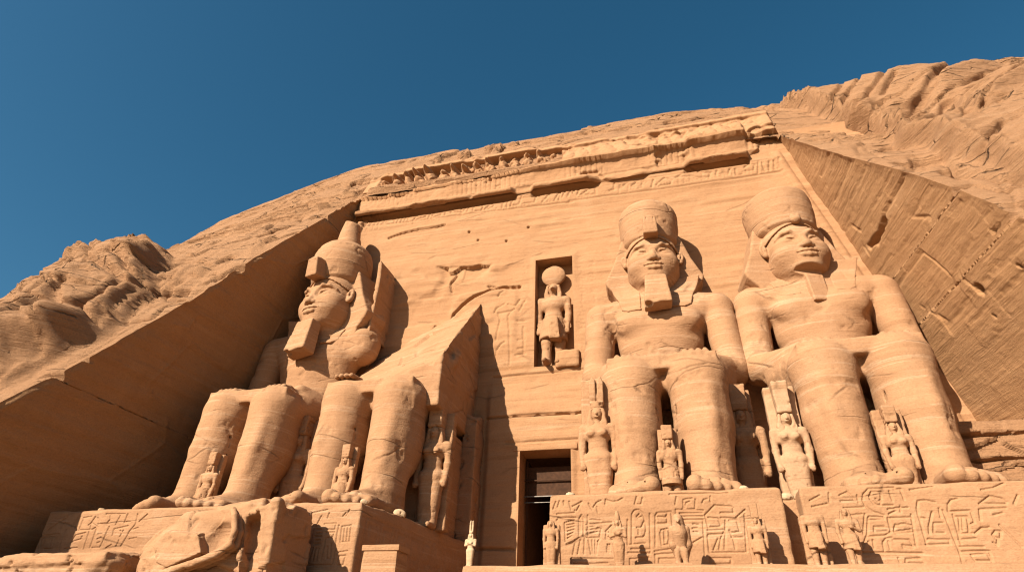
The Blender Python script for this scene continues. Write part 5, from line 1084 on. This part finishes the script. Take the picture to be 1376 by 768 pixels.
def falcon(label, loc, s, group):
    T = thing('falcon_statue', label, 'statue', loc, group)
    V = Vol((-.45 * s, -.55 * s, -.02), (.45 * s, .55 * s, 1.05 * s), .022)
    K = lambda *p: tuple(q * s for q in p)
    V.add(cone(K(0, -.02, .64), K(0, .10, .30), .165 * s, .12 * s), ell(K(0, -.06, .86), K(.115, .15, .14)), k=.12 * s)
    V.add(cone(K(0, -.17, .86), K(0, -.25, .80), .05 * s, .018 * s), k=.03 * s)
    for q in (-1, 1):
        V.add(cone(K(q * .07, -.06, .28), K(q * .075, -.07, .05), .07 * s, .05 * s), k=.05 * s)
        for a in (-.04, 0, .04): V.add(cone(K(q * .075 + a, -.07, .04), K(q * .075 + a * 1.6, -.20, .03), .028 * s, .02 * s), k=.02 * s)
    V.add(box(K(0, .0, .0), K(.2, .26, .035), .02 * s), k=.02)
    v, f = V.mesh(); link_mesh('body', rough(v, f, loc, .012, 3, 3, 4, .004), f, M_STAT, T)
    for q in (-1, 1):
        W = Vol(K(-.4, -.4, .05), K(.4, .5, .9), .022); W.add(*chain([K(q * .135, -.02, .70), K(q * .145, .06, .42), K(q * .08, .20, .12)], [.075 * s, .075 * s, .03 * s]), k=.05 * s)
        v, f = W.mesh(); link_mesh('wing', rough(v, f, loc, .008, 3, 3, 5, .003), f, M_STAT, T)
    W = Vol(K(-.2, .0, -.02), K(.2, .45, .4), .022); W.add(box(K(0, .21, .16), K(.09, .05, .17), .02 * s, (18, 0, 0))); v, f = W.mesh(); link_mesh('tail', v, f, M_STAT, T)
    return T
falcon('stone falcon statue standing before the cartouche pedestal, right of the slim statue', (6.42, -10.75, ZT), 1.5, G2)

# ------------------------------------------------------------------ fallen fragments
def fallen_block():
    loc = (-10.3, -11.3, -2.9)
    T = thing('fallen_block', 'huge fallen carved block with curved bands, in front of the left pedestals', 'rock', loc)
    V = Vol((-3.4, -2.2, -.4), (4.4, 1.6, 3.3), .05)
    V.add(box((1.5, .3, .95), (1.95, 1.05, 1.32), .25, (0, -8, 3)))
    V.add(ell((-.45, .1, .45), (1.75, 1.2, 1.62), (0, -12, 0)), k=.35)
    V.add(box((3.0, .2, 1.05), (.62, 1.15, 1.30), .12, (0, -4, 0)), k=.05)
    V.add(ell((1.6, .4, 2.0), (1.3, .8, .45)), k=.4)
    V.cut(box((2.82, -1.35, .75), (.36, .95, 1.25), .08, (-8, -14, 0)), k=.06)
    V.cut(ell((2.9, -.75, 2.35), (.34, .4, .30)), ell((2.45, -.9, 2.25), (.28, .3, .36)), ell((3.3, -.3, 2.35), (.35, .4, .22)), k=.10)
    V.cut(*chain([(-.46, -.9, 2.05), (-.50, -1.05, 1.75), (-.36, -1.1, 1.40), (-1.0, -1.15, .70), (-1.25, -1.1, -.1)], [.05, .07, .07, .06, .05]), k=.06)
    V.cut(*chain([(-.9, -.95, 1.75), (-1.4, -1.05, 1.1), (-1.65, -1.0, .3)], [.03, .05, .03]), k=.05)
    V.cut(ell((1.45, -1.05, 1.12), (.62, .55, .62), (0, 35, 0)), k=.05)
    V.cut(box((1.2, -1.2, .1), (1.3, .5, .5), .05, (-25, 18, 0)), k=.05)
    v, f = V.mesh(); nn = vnormals(v, f); wd1, wd2, ci = worley((v + np.array(loc)) * .8, 91)
    v = v + nn * (.10 * (ci - .5) + .10 * worley.tilt)[:, None]
    v = rough(v, f, loc, .07, .9, 5, 31, .03); link_mesh('rock_body', v, f, M_STAT, T)
    W = Vol((-1.6, -2.2, -.6), (3.2, .6, 2.9), .045)
    P = [(1.62, -.75, 2.02), (1.95, -1.0, 1.75), (2.20, -1.12, 1.25), (2.20, -1.15, .80), (1.80, -1.2, .50), (1.1, -1.2, .26), (.2, -1.2, .02), (-.8, -1.1, -.25)]
    for i in range(len(P) - 1):
        a, b = np.array(P[i]), np.array(P[i + 1])
        for dy in (0, .28, .56): W.add(cone(a + [0, dy, .02], b + [0, dy, .02], .115, .12), k=.05)
    v, f = W.mesh(); link_mesh('curved_band', rough(v, f, loc, .04, 1.4, 4, 33, .01), f, M_STAT, T)
    W = Vol((-1.2, -2.2, -.5), (1.6, .4, 2.0), .045)
    W.add(prism([(-.92, .92), (-.45, 1.40), (.75, 1.28), (1.15, .58), (-.1, .12), (-.6, .3)], -1.18, .0, .05))
    W.cut(box((.2, -1.45, 1.42), (1.6, .5, .3), .03, (28, 6, 0)), k=.03)
    v, f = W.mesh(); link_mesh('broken_facet', rough(v, f, loc, .05, 1.3, 5, 34, .02), f, M_STAT, T)
fallen_block()

def rock(name, label, loc, prims, h, amp, sc, seed, cat='rock', group=None, mat=None, bed=.02):
    lo = np.min([p[0] for p in prims], 0) - .3 - amp; hi = np.max([p[1] for p in prims], 0) + .3 + amp
    V = Vol(lo, hi, h); V.add(*prims, k=h * 3); v, f = V.mesh(); v = rough(v, f, loc, amp, sc, 5, seed, bed)
    o = link_mesh(name, v, f, mat or M_STAT, None, loc=loc); return tag(o, label, cat, group)

rock('fallen_slab', 'low layered rock slab lying in the bottom left corner', (-17.2, -11.9, -2.95), [box((0, 0, .10), (4.6, 1.0, .34), .12, (4, 1, 3)), box((.5, -.2, .42), (4.0, .9, .17), .08, (5, -2, 2)), box((1.9, .1, .62), (2.3, .7, .10), .05, (3, -2, 4)), ell((4.1, -.3, .30), (.7, .7, .42))], .05, .14, .9, 41, bed=.08)
T = thing('small_altar', 'small square stone altar with a projecting top, below the shaded throne', 'altar', (-3.1, -11.0, -2.95))
v, f = block(-.62, .62, -.42, .42, 0, .82, .05, r=.03, amp=.015, seed=51); v[:, 0] *= 1 - .05 * v[:, 2]; link_mesh('shaft', v, f, M_STAT, T)
v, f = block(-.68, .68, -.48, .48, .80, 1.0, .05, r=.04, amp=.02, seed=52, faces='FLRTBD'); link_mesh('top', v, f, M_STAT, T)

rg = random.Random(12)
for lab, p, s in (('white pebble on the pedestal by the bearded colossus right foot', (8.62, -8.9, 0), .13), ('white pebble at the left corner of the cartouche pedestal', (2.75, -8.9, 0), .13),
                  ('long pale stone lying in the gap between the two right pedestals', (10.0, -8.2, -.16), .17), ('pale rubble lump on the dark edge of the left pedestal', (-4.95, -6.6, 0), .22),
                  ('small flat chip beside the far right toes of the headless colossus', (-5.4, -8.9, 0), .12), ('tiny pale chip left of the far left colossus toes', (-18.1, -8.9, 0), .12)):
    rock('loose_stone', lab, p, [ell((0, 0, s * .7), (s * rg.uniform(1, 1.5), s, s * .8)), box((s * .3, 0, s * .5), (s, s * .7, s * .5), s * .2, (0, 10, 30))], s / 6, s * .15, 2.5, 60, 'stone', 'loose stones on the pedestals', M_PALE)
